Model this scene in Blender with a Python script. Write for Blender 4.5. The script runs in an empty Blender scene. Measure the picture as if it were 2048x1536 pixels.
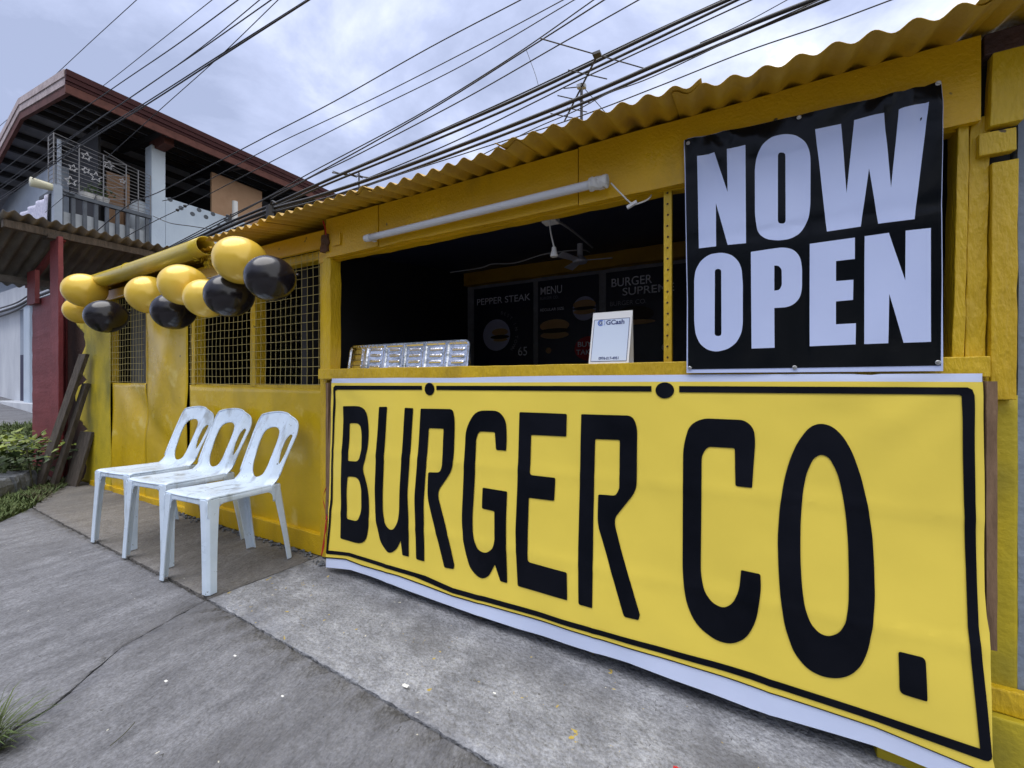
import bpy, bmesh, math, random
from mathutils import Vector, Matrix, noise
from mathutils.geometry import delaunay_2d_cdt
R = math.radians
random.seed(7)
S = bpy.context.scene
COL = S.collection

# ------------------------------------------------------------------ camera
CH = 0.977                      # height of the lens above the pavement
TH = R(28.54)                   # yaw to the left of the stall's facade normal
FPX = 830.0
cam = bpy.data.objects.new('camera', bpy.data.cameras.new('camera'))
COL.objects.link(cam)
cam.location = (0, 0, CH)
cam.rotation_euler = (R(90), 0, TH)
cam.data.sensor_width = 36
cam.data.lens = FPX / 2048 * 36
cam.data.shift_y = -7 / 2048
cam.data.clip_start = 0.02
cam.data.clip_end = 600
S.camera = cam

# ------------------------------------------------------------------ sky, sun, exposure
SUN_EL, SUN_AZ = 74, 215        # azimuth of the sun, clockwise from +Y
world = bpy.data.worlds.new('World')
S.world = world
world.use_nodes = True
nt = world.node_tree
nt.nodes.clear()
def wn(t, **k):
    n = nt.nodes.new(t)
    for a, b in k.items():
        setattr(n, a, b)
    return n
wout = wn('ShaderNodeOutputWorld')
sky = wn('ShaderNodeTexSky', sky_type='NISHITA')
sky.sun_disc = False
sky.sun_elevation = R(SUN_EL)
sky.sun_rotation = R(SUN_AZ)
bg1 = wn('ShaderNodeBackground'); bg1.inputs[1].default_value = 0.11
nt.links.new(sky.outputs[0], bg1.inputs[0])
tc = wn('ShaderNodeTexCoord')
sep = wn('ShaderNodeSeparateXYZ'); nt.links.new(tc.outputs['Generated'], sep.inputs[0])
mx = wn('ShaderNodeMath', operation='MAXIMUM'); nt.links.new(sep.outputs[2], mx.inputs[0]); mx.inputs[1].default_value = 0.0
ad = wn('ShaderNodeMath', operation='ADD'); nt.links.new(mx.outputs[0], ad.inputs[0]); ad.inputs[1].default_value = 0.22
dvx = wn('ShaderNodeMath', operation='DIVIDE'); nt.links.new(sep.outputs[0], dvx.inputs[0]); nt.links.new(ad.outputs[0], dvx.inputs[1])
dvy = wn('ShaderNodeMath', operation='DIVIDE'); nt.links.new(sep.outputs[1], dvy.inputs[0]); nt.links.new(ad.outputs[0], dvy.inputs[1])
cmb = wn('ShaderNodeCombineXYZ'); nt.links.new(dvx.outputs[0], cmb.inputs[0]); nt.links.new(dvy.outputs[0], cmb.inputs[1]); cmb.inputs[2].default_value = 3.4
n1 = wn('ShaderNodeTexNoise'); n1.inputs['Scale'].default_value = 1.7; n1.inputs['Detail'].default_value = 9; n1.inputs['Roughness'].default_value = 0.6; n1.inputs['Distortion'].default_value = 0.25
nt.links.new(cmb.outputs[0], n1.inputs['Vector'])
n2 = wn('ShaderNodeTexNoise'); n2.inputs['Scale'].default_value = 0.33; n2.inputs['Detail'].default_value = 2
nt.links.new(cmb.outputs[0], n2.inputs['Vector'])
am = wn('ShaderNodeMath', operation='MULTIPLY_ADD'); nt.links.new(n2.outputs[0], am.inputs[0]); am.inputs[1].default_value = 0.9
nt.links.new(n1.outputs[0], am.inputs[2])
# thinner cloud over the far right of the street (+X): the whole layer brightens that way
am2 = wn('ShaderNodeMath', operation='MULTIPLY_ADD'); nt.links.new(sep.outputs[0], am2.inputs[0]); am2.inputs[1].default_value = 0.28; nt.links.new(am.outputs[0], am2.inputs[2])
ramp = wn('ShaderNodeValToRGB')
cr = ramp.color_ramp
cr.elements[0].position = 0.68; cr.elements[0].color = (0.215, 0.247, 0.355, 1)
cr.elements[1].position = 1.13; cr.elements[1].color = (0.64, 0.65, 0.67, 1)
e = cr.elements.new(0.82); e.color = (0.305, 0.342, 0.475, 1)
e = cr.elements.new(0.96); e.color = (0.47, 0.505, 0.60, 1)
nt.links.new(am2.outputs[0], ramp.inputs[0])
bg2 = wn('ShaderNodeBackground'); bg2.inputs[1].default_value = 1.0
nt.links.new(ramp.outputs[0], bg2.inputs[0])
mxs = wn('ShaderNodeMixShader'); mxs.inputs[0].default_value = 0.93
nt.links.new(bg1.outputs[0], mxs.inputs[1]); nt.links.new(bg2.outputs[0], mxs.inputs[2])
nt.links.new(mxs.outputs[0], wout.inputs[0])

sl = bpy.data.lights.new('sun', 'SUN')
sl.energy = 1.6; sl.angle = R(60); sl.color = (1.0, 0.97, 0.94)
sun = bpy.data.objects.new('sun', sl); COL.objects.link(sun)
az, el = R(SUN_AZ), R(SUN_EL)
sd = Vector((math.sin(az) * math.cos(el), math.cos(az) * math.cos(el), math.sin(el)))
sun.rotation_euler = (-sd).to_track_quat('-Z', 'Y').to_euler()
sun.location = (0, 0, 12)

S.view_settings.view_transform = 'Standard'
S.view_settings.look = 'None'
S.view_settings.exposure = 1.08
S.view_settings.gamma = 1
S.view_settings.use_curve_mapping = False

# ------------------------------------------------------------------ measuring: photo direction -> place in the world
def ray(px, py):
    u, v = (px - 1024) / FPX, (761 - py) / FPX
    return (-math.sin(TH) + math.cos(TH) * u, math.cos(TH) + math.sin(TH) * u, v)
def atY(px, py, Y):
    d = ray(px, py); t = Y / d[1]
    return Vector((d[0] * t, Y, CH + d[2] * t))
def atX(px, py, X):
    d = ray(px, py); t = X / d[0]
    return Vector((X, d[1] * t, CH + d[2] * t))
def atZ(px, py, Z=0.0):
    d = ray(px, py); t = (Z - CH) / d[2]
    return Vector((d[0] * t, d[1] * t, Z))

# ------------------------------------------------------------------ materials
MATS = {}
def mat(name, col, rough=0.6, col2=None, nscale=3.0, stretch=(1, 1, 1), bump=0.0, bscale=30.0, bstretch=(1, 1, 1),
        metal=0.0, spec=0.5, extra=None, n_lo=0.35, n_hi=0.65, sheen=None, coat=0.0):
    m = bpy.data.materials.new(name); m.use_nodes = True
    t = m.node_tree; b = t.nodes['Principled BSDF']
    b.inputs['Base Color'].default_value = (*col, 1)
    b.inputs['Roughness'].default_value = rough
    b.inputs['Metallic'].default_value = metal
    b.inputs['Specular IOR Level'].default_value = spec
    b.inputs['Coat Weight'].default_value = coat
    b.inputs['Coat Roughness'].default_value = 0.12
    g = t.nodes.new('ShaderNodeNewGeometry')
    last = None
    if col2 is not None:
        mp = t.nodes.new('ShaderNodeMapping'); mp.inputs['Scale'].default_value = stretch
        t.links.new(g.outputs['Position'], mp.inputs[0])
        nz = t.nodes.new('ShaderNodeTexNoise'); nz.inputs['Scale'].default_value = nscale
        nz.inputs['Detail'].default_value = 9; nz.inputs['Roughness'].default_value = 0.62
        t.links.new(mp.outputs[0], nz.inputs['Vector'])
        rp = t.nodes.new('ShaderNodeMapRange'); rp.inputs[1].default_value = n_lo; rp.inputs[2].default_value = n_hi
        t.links.new(nz.outputs[0], rp.inputs[0])
        mi = t.nodes.new('ShaderNodeMix'); mi.data_type = 'RGBA'
        mi.inputs[6].default_value = (*col, 1); mi.inputs[7].default_value = (*col2, 1)
        t.links.new(rp.outputs[0], mi.inputs[0])
        t.links.new(mi.outputs[2], b.inputs['Base Color'])
        last = mi.outputs[2]
        rr = t.nodes.new('ShaderNodeMapRange'); rr.inputs[3].default_value = max(0.05, rough - 0.1); rr.inputs[4].default_value = min(1, rough + 0.12)
        t.links.new(nz.outputs[0], rr.inputs[0]); t.links.new(rr.outputs[0], b.inputs['Roughness'])
    if bump:
        mp2 = t.nodes.new('ShaderNodeMapping'); mp2.inputs['Scale'].default_value = bstretch
        t.links.new(g.outputs['Position'], mp2.inputs[0])
        nb = t.nodes.new('ShaderNodeTexNoise'); nb.inputs['Scale'].default_value = bscale; nb.inputs['Detail'].default_value = 8
        t.links.new(mp2.outputs[0], nb.inputs['Vector'])
        bp = t.nodes.new('ShaderNodeBump'); bp.inputs['Strength'].default_value = bump; bp.inputs['Distance'].default_value = 0.02
        t.links.new(nb.outputs[0], bp.inputs['Height']); t.links.new(bp.outputs[0], b.inputs['Normal'])
    if extra:
        extra(t, b, g, last)
    MATS[name] = m
    return m

def specks(t, b, g, last, col, scale, thresh, mask=None, dist=0.25, nthr=0.5):
    """small blotches of another colour (paint drips, stains, knocks) over the base colour"""
    nz = t.nodes.new('ShaderNodeTexNoise'); nz.inputs['Scale'].default_value = scale * 1.3; nz.inputs['Detail'].default_value = 3
    t.links.new(g.outputs['Position'], nz.inputs['Vector'])
    mxv = t.nodes.new('ShaderNodeMix'); mxv.data_type = 'VECTOR'; mxv.inputs[0].default_value = dist / 3
    t.links.new(g.outputs['Position'], mxv.inputs[4]); t.links.new(nz.outputs[1], mxv.inputs[5])
    vo = t.nodes.new('ShaderNodeTexVoronoi'); vo.inputs['Scale'].default_value = scale
    t.links.new(mxv.outputs[1], vo.inputs['Vector'])
    lt = t.nodes.new('ShaderNodeMapRange'); lt.inputs[1].default_value = thresh; lt.inputs[2].default_value = thresh * 0.7
    t.links.new(vo.outputs['Distance'], lt.inputs[0])
    sepc = t.nodes.new('ShaderNodeSeparateColor'); t.links.new(vo.outputs['Color'], sepc.inputs[0])
    gt = t.nodes.new('ShaderNodeMath'); gt.operation = 'GREATER_THAN'; gt.inputs[1].default_value = nthr
    t.links.new(sepc.outputs[0], gt.inputs[0])
    mu = t.nodes.new('ShaderNodeMath'); mu.operation = 'MULTIPLY'
    t.links.new(lt.outputs[0], mu.inputs[0]); t.links.new(gt.outputs[0], mu.inputs[1])
    fac = mu.outputs[0]
    if mask is not None:
        m2 = t.nodes.new('ShaderNodeMath'); m2.operation = 'MULTIPLY'
        t.links.new(fac, m2.inputs[0]); t.links.new(mask, m2.inputs[1]); fac = m2.outputs[0]
    mi = t.nodes.new('ShaderNodeMix'); mi.data_type = 'RGBA'; mi.inputs[7].default_value = (*col, 1)
    t.links.new(fac, mi.inputs[0]); t.links.new(last, mi.inputs[6])
    t.links.new(mi.outputs[2], b.inputs['Base Color'])
    return mi.outputs[2]

def stains(t, b, g, last, col, scale, lo, hi, stretch=(1, 1, 1), amt=0.6):
    mp = t.nodes.new('ShaderNodeMapping'); mp.inputs['Scale'].default_value = stretch; mp.inputs['Location'].default_value = (3.1, 7.7, 1.3)
    t.links.new(g.outputs['Position'], mp.inputs[0])
    nz = t.nodes.new('ShaderNodeTexNoise'); nz.inputs['Scale'].default_value = scale; nz.inputs['Detail'].default_value = 6
    t.links.new(mp.outputs[0], nz.inputs['Vector'])
    rp = t.nodes.new('ShaderNodeMapRange'); rp.inputs[1].default_value = lo; rp.inputs[2].default_value = hi; rp.inputs[4].default_value = amt
    t.links.new(nz.outputs[0], rp.inputs[0])
    mi = t.nodes.new('ShaderNodeMix'); mi.data_type = 'RGBA'; mi.inputs[7].default_value = (*col, 1)
    t.links.new(rp.outputs[0], mi.inputs[0]); t.links.new(last, mi.inputs[6])
    t.links.new(mi.outputs[2], b.inputs['Base Color'])
    return mi.outputs[2]

def grain(t, b, g, last, sc, amt, lo=0.38, hi=0.62):
    """fine light/dark grit in the colour"""
    nz = t.nodes.new('ShaderNodeTexNoise'); nz.inputs['Scale'].default_value = sc; nz.inputs['Detail'].default_value = 7; nz.inputs['Roughness'].default_value = 0.75
    t.links.new(g.outputs['Position'], nz.inputs['Vector'])
    rp = t.nodes.new('ShaderNodeMapRange'); rp.inputs[1].default_value = lo; rp.inputs[2].default_value = hi
    rp.inputs[3].default_value = 1 - amt; rp.inputs[4].default_value = 1 + amt
    t.links.new(nz.outputs[0], rp.inputs[0])
    mi = t.nodes.new('ShaderNodeMix'); mi.data_type = 'RGBA'; mi.blend_type = 'MULTIPLY'; mi.inputs[0].default_value = 1
    t.links.new(last, mi.inputs[6]); t.links.new(rp.outputs[0], mi.inputs[7])
    t.links.new(mi.outputs[2], b.inputs['Base Color'])
    return mi.outputs[2]
def ex_paint(t, b, g, last):
    l = specks(t, b, g, last, (0.10, 0.07, 0.02), 14, 0.10, nthr=0.8)
    stains(t, b, g, l, (0.25, 0.17, 0.02), 5, 0.60, 0.75, (1, 1, 0.4), 0.5)
def ex_sheet(t, b, g, last):
    l = specks(t, b, g, last, (0.10, 0.07, 0.02), 11, 0.08, nthr=0.8)
    l = stains(t, b, g, l, (0.30, 0.22, 0.02), 2.6, 0.52, 0.75, (1, 1, 0.5), 0.55)
    stains(t, b, g, l, (0.80, 0.66, 0.22), 7, 0.62, 0.72, (1, 1, 1), 0.45)
def ex_olive(t, b, g, last):
    stains(t, b, g, last, (0.13, 0.13, 0.02), 3.2, 0.55, 0.72, (1, 1, 0.6), 0.75)
def ex_conc(t, b, g, last):
    last = grain(t, b, g, last, 110, 0.26)
    last = grain(t, b, g, last, 26, 0.12)
    l = stains(t, b, g, last, (0.085, 0.084, 0.09), 2.1, 0.48, 0.72, (1, 0.5, 1), 0.65)
    l = specks(t, b, g, l, (0.07, 0.07, 0.07), 21, 0.12, nthr=0.8, dist=0.3)
    specks(t, b, g, l, (0.62, 0.60, 0.52), 17, 0.055, nthr=0.75, dist=0.2)
def ex_conc2(t, b, g, last):
    last = grain(t, b, g, last, 100, 0.28)
    last = grain(t, b, g, last, 22, 0.18)
    l = stains(t, b, g, last, (0.11, 0.11, 0.118), 3.6, 0.48, 0.68, (1, 1, 1), 0.75)
    l = specks(t, b, g, l, (0.10, 0.10, 0.10), 30, 0.16, nthr=0.75, dist=0.35)
    l = specks(t, b, g, l, (0.50, 0.37, 0.07), 13, 0.13, nthr=0.62, dist=0.5)
    l = specks(t, b, g, l, (0.50, 0.36, 0.08), 27, 0.14, nthr=0.88, dist=0.4)
    specks(t, b, g, l, (0.66, 0.62, 0.5), 16, 0.07, nthr=0.75, dist=0.2)
def ex_scuff(t, b, g, last):
    l = stains(t, b, g, last, (0.27, 0.29, 0.30), 16, 0.56, 0.72, (1, 1, 0.22), 0.75)
    specks(t, b, g, l, (0.14, 0.15, 0.15), 40, 0.20, nthr=0.86, dist=0.3)

YEL = (0.66, 0.425, 0.008); YEL2 = (0.56, 0.35, 0.006)
M_paint = mat('yellow_enamel_paint', YEL, 0.34, YEL2, 6, (1, 1, 0.5), 0.25, 110, extra=ex_paint)
M_fascia = mat('yellow_painted_plywood', (0.70, 0.415, 0.006), 0.30, (0.60, 0.345, 0.005), 5, (1, 1, 1), 0.22, 120, extra=ex_paint)
M_sheet = mat('yellow_painted_sheet_metal', (0.66, 0.44, 0.008), 0.28, (0.55, 0.375, 0.008), 3, (1, 1, 1), 0.16, 14, extra=ex_sheet)
M_olive = mat('yellow_paint_mouldy', (0.56, 0.43, 0.012), 0.6, (0.42, 0.33, 0.012), 5, (1, 1, 1), 0.2, 60, extra=ex_olive)
def ex_roof(t, b, g, last):
    l = stains(t, b, g, last, (0.12, 0.055, 0.02), 6, 0.60, 0.74, (1, 0.5, 1), 0.7)
    specks(t, b, g, l, (0.05, 0.025, 0.012), 26, 0.09, nthr=0.8)
M_roof = mat('yellow_painted_roof_iron', (0.52, 0.30, 0.008), 0.5, (0.41, 0.23, 0.008), 9, (1, 0.3, 1), 0.15, 50, extra=ex_roof)
M_yplank = mat('yellow_painted_plank', (0.66, 0.44, 0.012), 0.38, (0.52, 0.335, 0.010), 8, (1, 1, 0.3), 0.38, 110, (1, 1, 0.3), extra=ex_paint)
M_pipe = mat('yellow_painted_pvc', (0.60, 0.46, 0.04), 0.22, (0.47, 0.35, 0.03), 2.5, (1, 4, 4), 0.05, 40)
M_wire = mat('mesh_wire_yellowed', (0.50, 0.42, 0.14), 0.5, (0.38, 0.31, 0.12), 20)
M_vinw = mat('white_vinyl', (0.63, 0.70, 0.92), 0.40, (0.59, 0.67, 0.90), 2, bump=0.06, bscale=9)
M_viny = mat('yellow_vinyl_print', (0.86, 0.67, 0.095), 0.33, (0.81, 0.63, 0.085), 1.2, bump=0.10, bscale=7, spec=0.4)
M_vink = mat('black_vinyl_print', (0.003, 0.004, 0.007), 0.40, (0.007, 0.008, 0.013), 3, bump=0.10, bscale=7, spec=0.07)
M_gloss_k = mat('glossy_black_tarpaulin', (0.003, 0.004, 0.006), 0.15, bump=0.10, bscale=6, spec=0.18)
M_gloss_w = mat('glossy_white_print', (0.55, 0.63, 0.90), 0.22, (0.50, 0.585, 0.87), 2, bump=0.08, bscale=7, spec=0.5)
M_plastic = mat('white_plastic', (0.68, 0.79, 0.93), 0.24, (0.58, 0.69, 0.83), 7, extra=ex_scuff, bump=0.05, bscale=80)
M_slot = mat('slot_shade_grey', (0.16, 0.17, 0.18), 0.7)
M_gold = mat('gold_latex', (0.80, 0.53, 0.06), 0.20, (0.84, 0.58, 0.085), 4, spec=0.6, metal=0.12)
M_blackb = mat('black_latex', (0.012, 0.010, 0.013), 0.20, spec=0.5)
M_tape = mat('clear_tape', (0.6, 0.6, 0.58), 0.3)
M_darkin = mat('deep_shade_board', (0.012, 0.012, 0.016), 0.8, (0.018, 0.018, 0.022), 4)  # shade of the interiors put into a near-black base colour
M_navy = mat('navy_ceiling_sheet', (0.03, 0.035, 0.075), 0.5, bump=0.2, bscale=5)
M_block = mat('grey_block_wall', (0.30, 0.30, 0.34), 0.9, (0.22, 0.22, 0.25), 9, bump=0.4, bscale=50)
M_yin = mat('yellow_inner_beam', (0.45, 0.24, 0.008), 0.6, (0.36, 0.19, 0.008), 5)
M_poster = mat('poster_navy', (0.016, 0.018, 0.045), 0.4)
M_ptext = mat('poster_print_grey', (0.80, 0.80, 0.88), 0.6)
M_pdim = mat('poster_print_dim', (0.30, 0.30, 0.36), 0.6)
M_pbun = mat('poster_bun_brown', (0.45, 0.26, 0.11), 0.6)
M_ppat = mat('poster_patty_dark', (0.02, 0.009, 0.005), 0.6)
M_pcirc = mat('poster_circle_lilac', (0.42, 0.42, 0.60), 0.6)
M_pred = mat('poster_red_badge', (0.50, 0.03, 0.04), 0.6)
M_foil = mat('aluminium_foil', (0.86, 0.87, 0.90), 0.16, bump=0.12, bscale=40, metal=1.0)
M_card = mat('white_card', (0.80, 0.80, 0.80), 0.5)
M_cblue = mat('card_print_light_blue', (0.62, 0.71, 0.86), 0.5)
M_cnavy = mat('card_print_navy', (0.02, 0.035, 0.16), 0.5)
M_cbl2 = mat('card_print_blue', (0.03, 0.12, 0.55), 0.5)
M_tube = mat('unlit_tube_glass', (0.66, 0.68, 0.72), 0.25, (0.60, 0.62, 0.66), 4)
M_wcord = mat('white_cord', (0.62, 0.62, 0.62), 0.45)
M_gcord = mat('grey_cord', (0.40, 0.40, 0.42), 0.5)
M_fan = mat('grey_fan_plastic', (0.42, 0.42, 0.48), 0.5)
M_rust = mat('rusty_iron', (0.06, 0.03, 0.015), 0.8, (0.11, 0.045, 0.02), 18, bump=0.4, bscale=80)
M_steel = mat('bright_steel', (0.6, 0.6, 0.6), 0.3, metal=1.0)
M_ply = mat('raw_plywood', (0.22, 0.135, 0.075), 0.8, (0.15, 0.09, 0.05), 9, (6, 6, 1), 0.3, 60, (4, 4, 0.5))
M_wood = mat('weathered_wood', (0.105, 0.085, 0.07), 0.85, (0.055, 0.045, 0.038), 9, (5, 5, 0.7), 0.6, 50, (5, 5, 0.5))
M_brown = mat('brown_painted_beam', (0.065, 0.03, 0.022), 0.75, (0.04, 0.02, 0.018), 9, bump=0.4, bscale=60)
M_red = mat('red_oxide_paint', (0.20, 0.028, 0.031), 0.6, (0.15, 0.023, 0.027), 4, bump=0.25, bscale=40)
M_tin = mat('old_grey_roof_iron', (0.15, 0.14, 0.13), 0.75, (0.085, 0.075, 0.07), 6, (0.4, 1, 1), 0.3, 40)
M_blue = mat('pale_blue_house_paint', (0.52, 0.60, 0.70), 0.75, (0.42, 0.50, 0.61), 1.6, (1, 1, 0.5), 0.2, 30)
M_greyb = mat('grey_blue_house_paint', (0.33, 0.38, 0.46), 0.8, (0.27, 0.31, 0.39), 2.5, bump=0.2, bscale=30)
M_white = mat('white_house_paint', (0.62, 0.65, 0.70), 0.75, (0.48, 0.51, 0.57), 2.2, (1, 1, 0.4), 0.2, 30)
M_maroon = mat('maroon_gutter_iron', (0.045, 0.009, 0.010), 0.6, (0.032, 0.007, 0.008), 6, spec=0.2)
M_fboard = mat('brown_fascia_board', (0.12, 0.045, 0.036), 0.65, (0.08, 0.032, 0.026), 9, spec=0.2)
M_bargeb = mat('weathered_pink_barge_board', (0.46, 0.38, 0.38), 0.6, (0.30, 0.24, 0.24), 7)
M_soffit = mat('grey_roof_underside', (0.26, 0.27, 0.31), 0.7, (0.18, 0.19, 0.22), 5)
M_purlin = mat('dark_purlin', (0.022, 0.022, 0.027), 0.8)
M_beige = mat('beige_plywood', (0.40, 0.25, 0.155), 0.8, (0.33, 0.20, 0.12), 3, bump=0.1, bscale=30)
M_galv = mat('galvanised_sheet', (0.40, 0.43, 0.47), 0.5, (0.33, 0.36, 0.40), 7, metal=0.2)
M_bar = mat('grey_painted_iron', (0.085, 0.10, 0.125), 0.6, (0.06, 0.07, 0.09), 8)
M_grille = mat('grey_wire_grille', (0.20, 0.20, 0.215), 0.6)
M_star = mat('silver_star_plastic', (0.55, 0.55, 0.58), 0.5)
M_terra = mat('red_painted_crate', (0.16, 0.035, 0.02), 0.6)
M_drum = mat('translucent_white_drum', (0.50, 0.55, 0.60), 0.4)
M_pot = mat('white_pot', (0.6, 0.6, 0.6), 0.5)
M_lamp = mat('cream_lamp_cover', (0.52, 0.50, 0.36), 0.4)
M_cloth = mat('lavender_cloth', (0.62, 0.62, 0.74), 0.8, (0.42, 0.42, 0.58), 22)
M_curt = mat('grey_curtain', (0.17, 0.17, 0.165), 0.9, (0.09, 0.09, 0.09), 12, (6, 6, 0.4))
M_door = mat('dark_blue_door', (0.02, 0.02, 0.06), 0.6)
M_cable = mat('black_cable', (0.011, 0.011, 0.013), 0.5)
M_ant = mat('dull_antenna_metal', (0.06, 0.06, 0.065), 0.5, metal=0.3)
M_conc = mat('brushed_grey_concrete', (0.122, 0.124, 0.138), 0.88, (0.200, 0.204, 0.224), 10, (1.3, 0.42, 1), 0.9, 60, (1.3, 0.5, 1), extra=ex_conc)
M_conc2 = mat('worn_pale_concrete', (0.20, 0.206, 0.226), 0.88, (0.325, 0.333, 0.36), 7, (1, 1, 1), 0.9, 60, extra=ex_conc2)
M_conc3 = mat('tan_grey_concrete', (0.14, 0.130, 0.122), 0.88, (0.205, 0.195, 0.186), 8, (1.2, 0.45, 1), 0.9, 55, (1.3, 0.5, 1), extra=ex_conc)
M_dirt = mat('dark_soil', (0.045, 0.042, 0.038), 0.95, (0.075, 0.07, 0.06), 9, bump=0.8, bscale=40)
M_stone = mat('rough_grey_stone', (0.17, 0.18, 0.20), 0.9, (0.10, 0.11, 0.125), 9, bump=0.9, bscale=22)
M_grass = mat('weed_green', (0.06, 0.10, 0.025), 0.8, (0.09, 0.115, 0.035), 7)
M_grassd = mat('dry_weed', (0.085, 0.075, 0.035), 0.85, (0.05, 0.05, 0.025), 9)
M_leaf = mat('lime_leaf', (0.22, 0.27, 0.03), 0.5, (0.11, 0.17, 0.02), 11)
M_leafd = mat('dark_leaf', (0.03, 0.06, 0.016), 0.55, (0.05, 0.08, 0.02), 9)
M_stem = mat('plant_stem', (0.06, 0.06, 0.03), 0.8)
M_ribbon = mat('red_ribbon', (0.42, 0.01, 0.012), 0.45)
M_redw = mat('red_wrapper', (0.5, 0.02, 0.025), 0.35)
M_bluew = mat('blue_wrapper', (0.05, 0.12, 0.5), 0.35)
M_paper = mat('white_paper', (0.75, 0.75, 0.72), 0.7)
M_gblue = mat('blue_grey_wall_paint', (0.25, 0.30, 0.38), 0.8, (0.19, 0.23, 0.30), 4, bump=0.3, bscale=40)

# ------------------------------------------------------------------ builders
class MB:
    def __init__(s): s.v = []; s.f = []
    def add(s, vs, fs):
        o = len(s.v); s.v += [Vector(v) for v in vs]; s.f += [[i + o for i in f] for f in fs]; return s
    def box(s, a, b):
        x0, y0, z0 = a; x1, y1, z1 = b
        return s.add([(x0, y0, z0), (x1, y0, z0), (x1, y1, z0), (x0, y1, z0), (x0, y0, z1), (x1, y0, z1), (x1, y1, z1), (x0, y1, z1)],
                     [(0, 3, 2, 1), (4, 5, 6, 7), (0, 1, 5, 4), (1, 2, 6, 5), (2, 3, 7, 6), (3, 0, 4, 7)])
    def hexa(s, p):            # eight corners, bottom ring then top ring
        return s.add(p, [(0, 3, 2, 1), (4, 5, 6, 7), (0, 1, 5, 4), (1, 2, 6, 5), (2, 3, 7, 6), (3, 0, 4, 7)])
    def tube(s, pts, r, n=8, caps=True):
        pts = [Vector(p) for p in pts]; rs = r if isinstance(r, (list, tuple)) else [r] * len(pts)
        vs = []; fs = []
        up = Vector((0, 0, 1))
        for i, p in enumerate(pts):
            d = (pts[min(i + 1, len(pts) - 1)] - pts[max(i - 1, 0)])
            if d.length < 1e-9: d = Vector((0, 0, 1))
            d.normalize()
            ref = up if abs(d.z) < 0.95 else Vector((1, 0, 0))
            a = d.cross(ref).normalized(); b = d.cross(a)
            for k in range(n):
                an = 2 * math.pi * k / n
                vs.append(p + (a * math.cos(an) + b * math.sin(an)) * rs[i])
        for i in range(len(pts) - 1):
            for k in range(n):
                fs.append((i * n + k, i * n + (k + 1) % n, (i + 1) * n + (k + 1) % n, (i + 1) * n + k))
        if caps:
            fs.append(tuple(range(n - 1, -1, -1))); fs.append(tuple((len(pts) - 1) * n + k for k in range(n)))
        return s.add(vs, fs)
    def bar(s, a, b, w, h):     # square bar between two points
        a = Vector(a); b = Vector(b); d = (b - a).normalized()
        ref = Vector((0, 0, 1)) if abs(d.z) < 0.95 else Vector((0, 1, 0))
        x = d.cross(ref).normalized() * w / 2; y = d.cross(x.normalized()).normalized() * h / 2
        return s.hexa([a - x - y, a + x - y, a + x + y, a - x + y, b - x - y, b + x - y, b + x + y, b - x + y])
    def grid(s, fn, nu, nv):
        vs = [fn(i / nu, j / nv) for j in range(nv + 1) for i in range(nu + 1)]
        fs = [(j * (nu + 1) + i, j * (nu + 1) + i + 1, (j + 1) * (nu + 1) + i + 1, (j + 1) * (nu + 1) + i) for j in range(nv) for i in range(nu)]
        return s.add(vs, fs)
    def plank(s, a, b, amp=0.002, step=0.06):     # a board whose long edges are not ruler-straight
        a = Vector(a); b = Vector(b); d = b - a
        ax = max(range(3), key=lambda i: abs(d[i])); o = [i for i in range(3) if i != ax]
        n = max(1, int(abs(d[ax]) / step)); vs = []; fs = []
        sd = random.uniform(0, 100)
        for i in range(n + 1):
            for k, (p, q) in enumerate(((0, 0), (1, 0), (1, 1), (0, 1))):
                c = Vector(a); c[ax] = a[ax] + d[ax] * i / n
                c[o[0]] = a[o[0]] + d[o[0]] * p + noise.noise((i * 0.7, k * 5.1, sd)) * amp
                c[o[1]] = a[o[1]] + d[o[1]] * q + noise.noise((i * 0.7, k * 5.1 + 50, sd)) * amp
                vs.append(c)
        for i in range(n):
            for k in range(4):
                fs.append((i * 4 + k, i * 4 + (k + 1) % 4, i * 4 + 4 + (k + 1) % 4, i * 4 + 4 + k))
        fs.append((3, 2, 1, 0)); fs.append((n * 4, n * 4 + 1, n * 4 + 2, n * 4 + 3))
        return s.add(vs, fs)
    def ball(s, c, r, nu=16, nv=10, sq=(1, 1, 1)):
        vs = []; fs = []; c = Vector(c)
        for j in range(nv + 1):
            t = math.pi * j / nv
            for i in range(nu):
                p = 2 * math.pi * i / nu
                vs.append(c + Vector((math.sin(t) * math.cos(p) * r * sq[0], math.sin(t) * math.sin(p) * r * sq[1], math.cos(t) * r * sq[2])))
        for j in range(nv):
            for i in range(nu):
                fs.append((j * nu + i, (j + 1) * nu + i, (j + 1) * nu + (i + 1) % nu, j * nu + (i + 1) % nu))
        return s.add(vs, fs)
    def disc(s, c, rx, rz, y=None, n=20, thick=0.0):   # upright disc facing -Y
        c = Vector(c)
        s.add([c + Vector((rx * math.cos(2 * math.pi * k / n), 0, rz * math.sin(2 * math.pi * k / n))) for k in range(n)], [tuple(range(n))])
        return s
    def build(s, name, m, parent=None, smooth=False, bevel=0.0, solid=0.0):
        bm = bmesh.new()
        base = parent_base(parent)
        vv = [bm.verts.new(v - base) for v in s.v]
        for f in s.f:
            try: bm.faces.new([vv[i] for i in f])
            except ValueError: pass
        bmesh.ops.remove_doubles(bm, verts=bm.verts, dist=1e-6)
        bmesh.ops.recalc_face_normals(bm, faces=bm.faces)
        me = bpy.data.meshes.new(name); bm.to_mesh(me); bm.free()
        return link(name, me, m, parent, smooth, bevel, solid)

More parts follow.
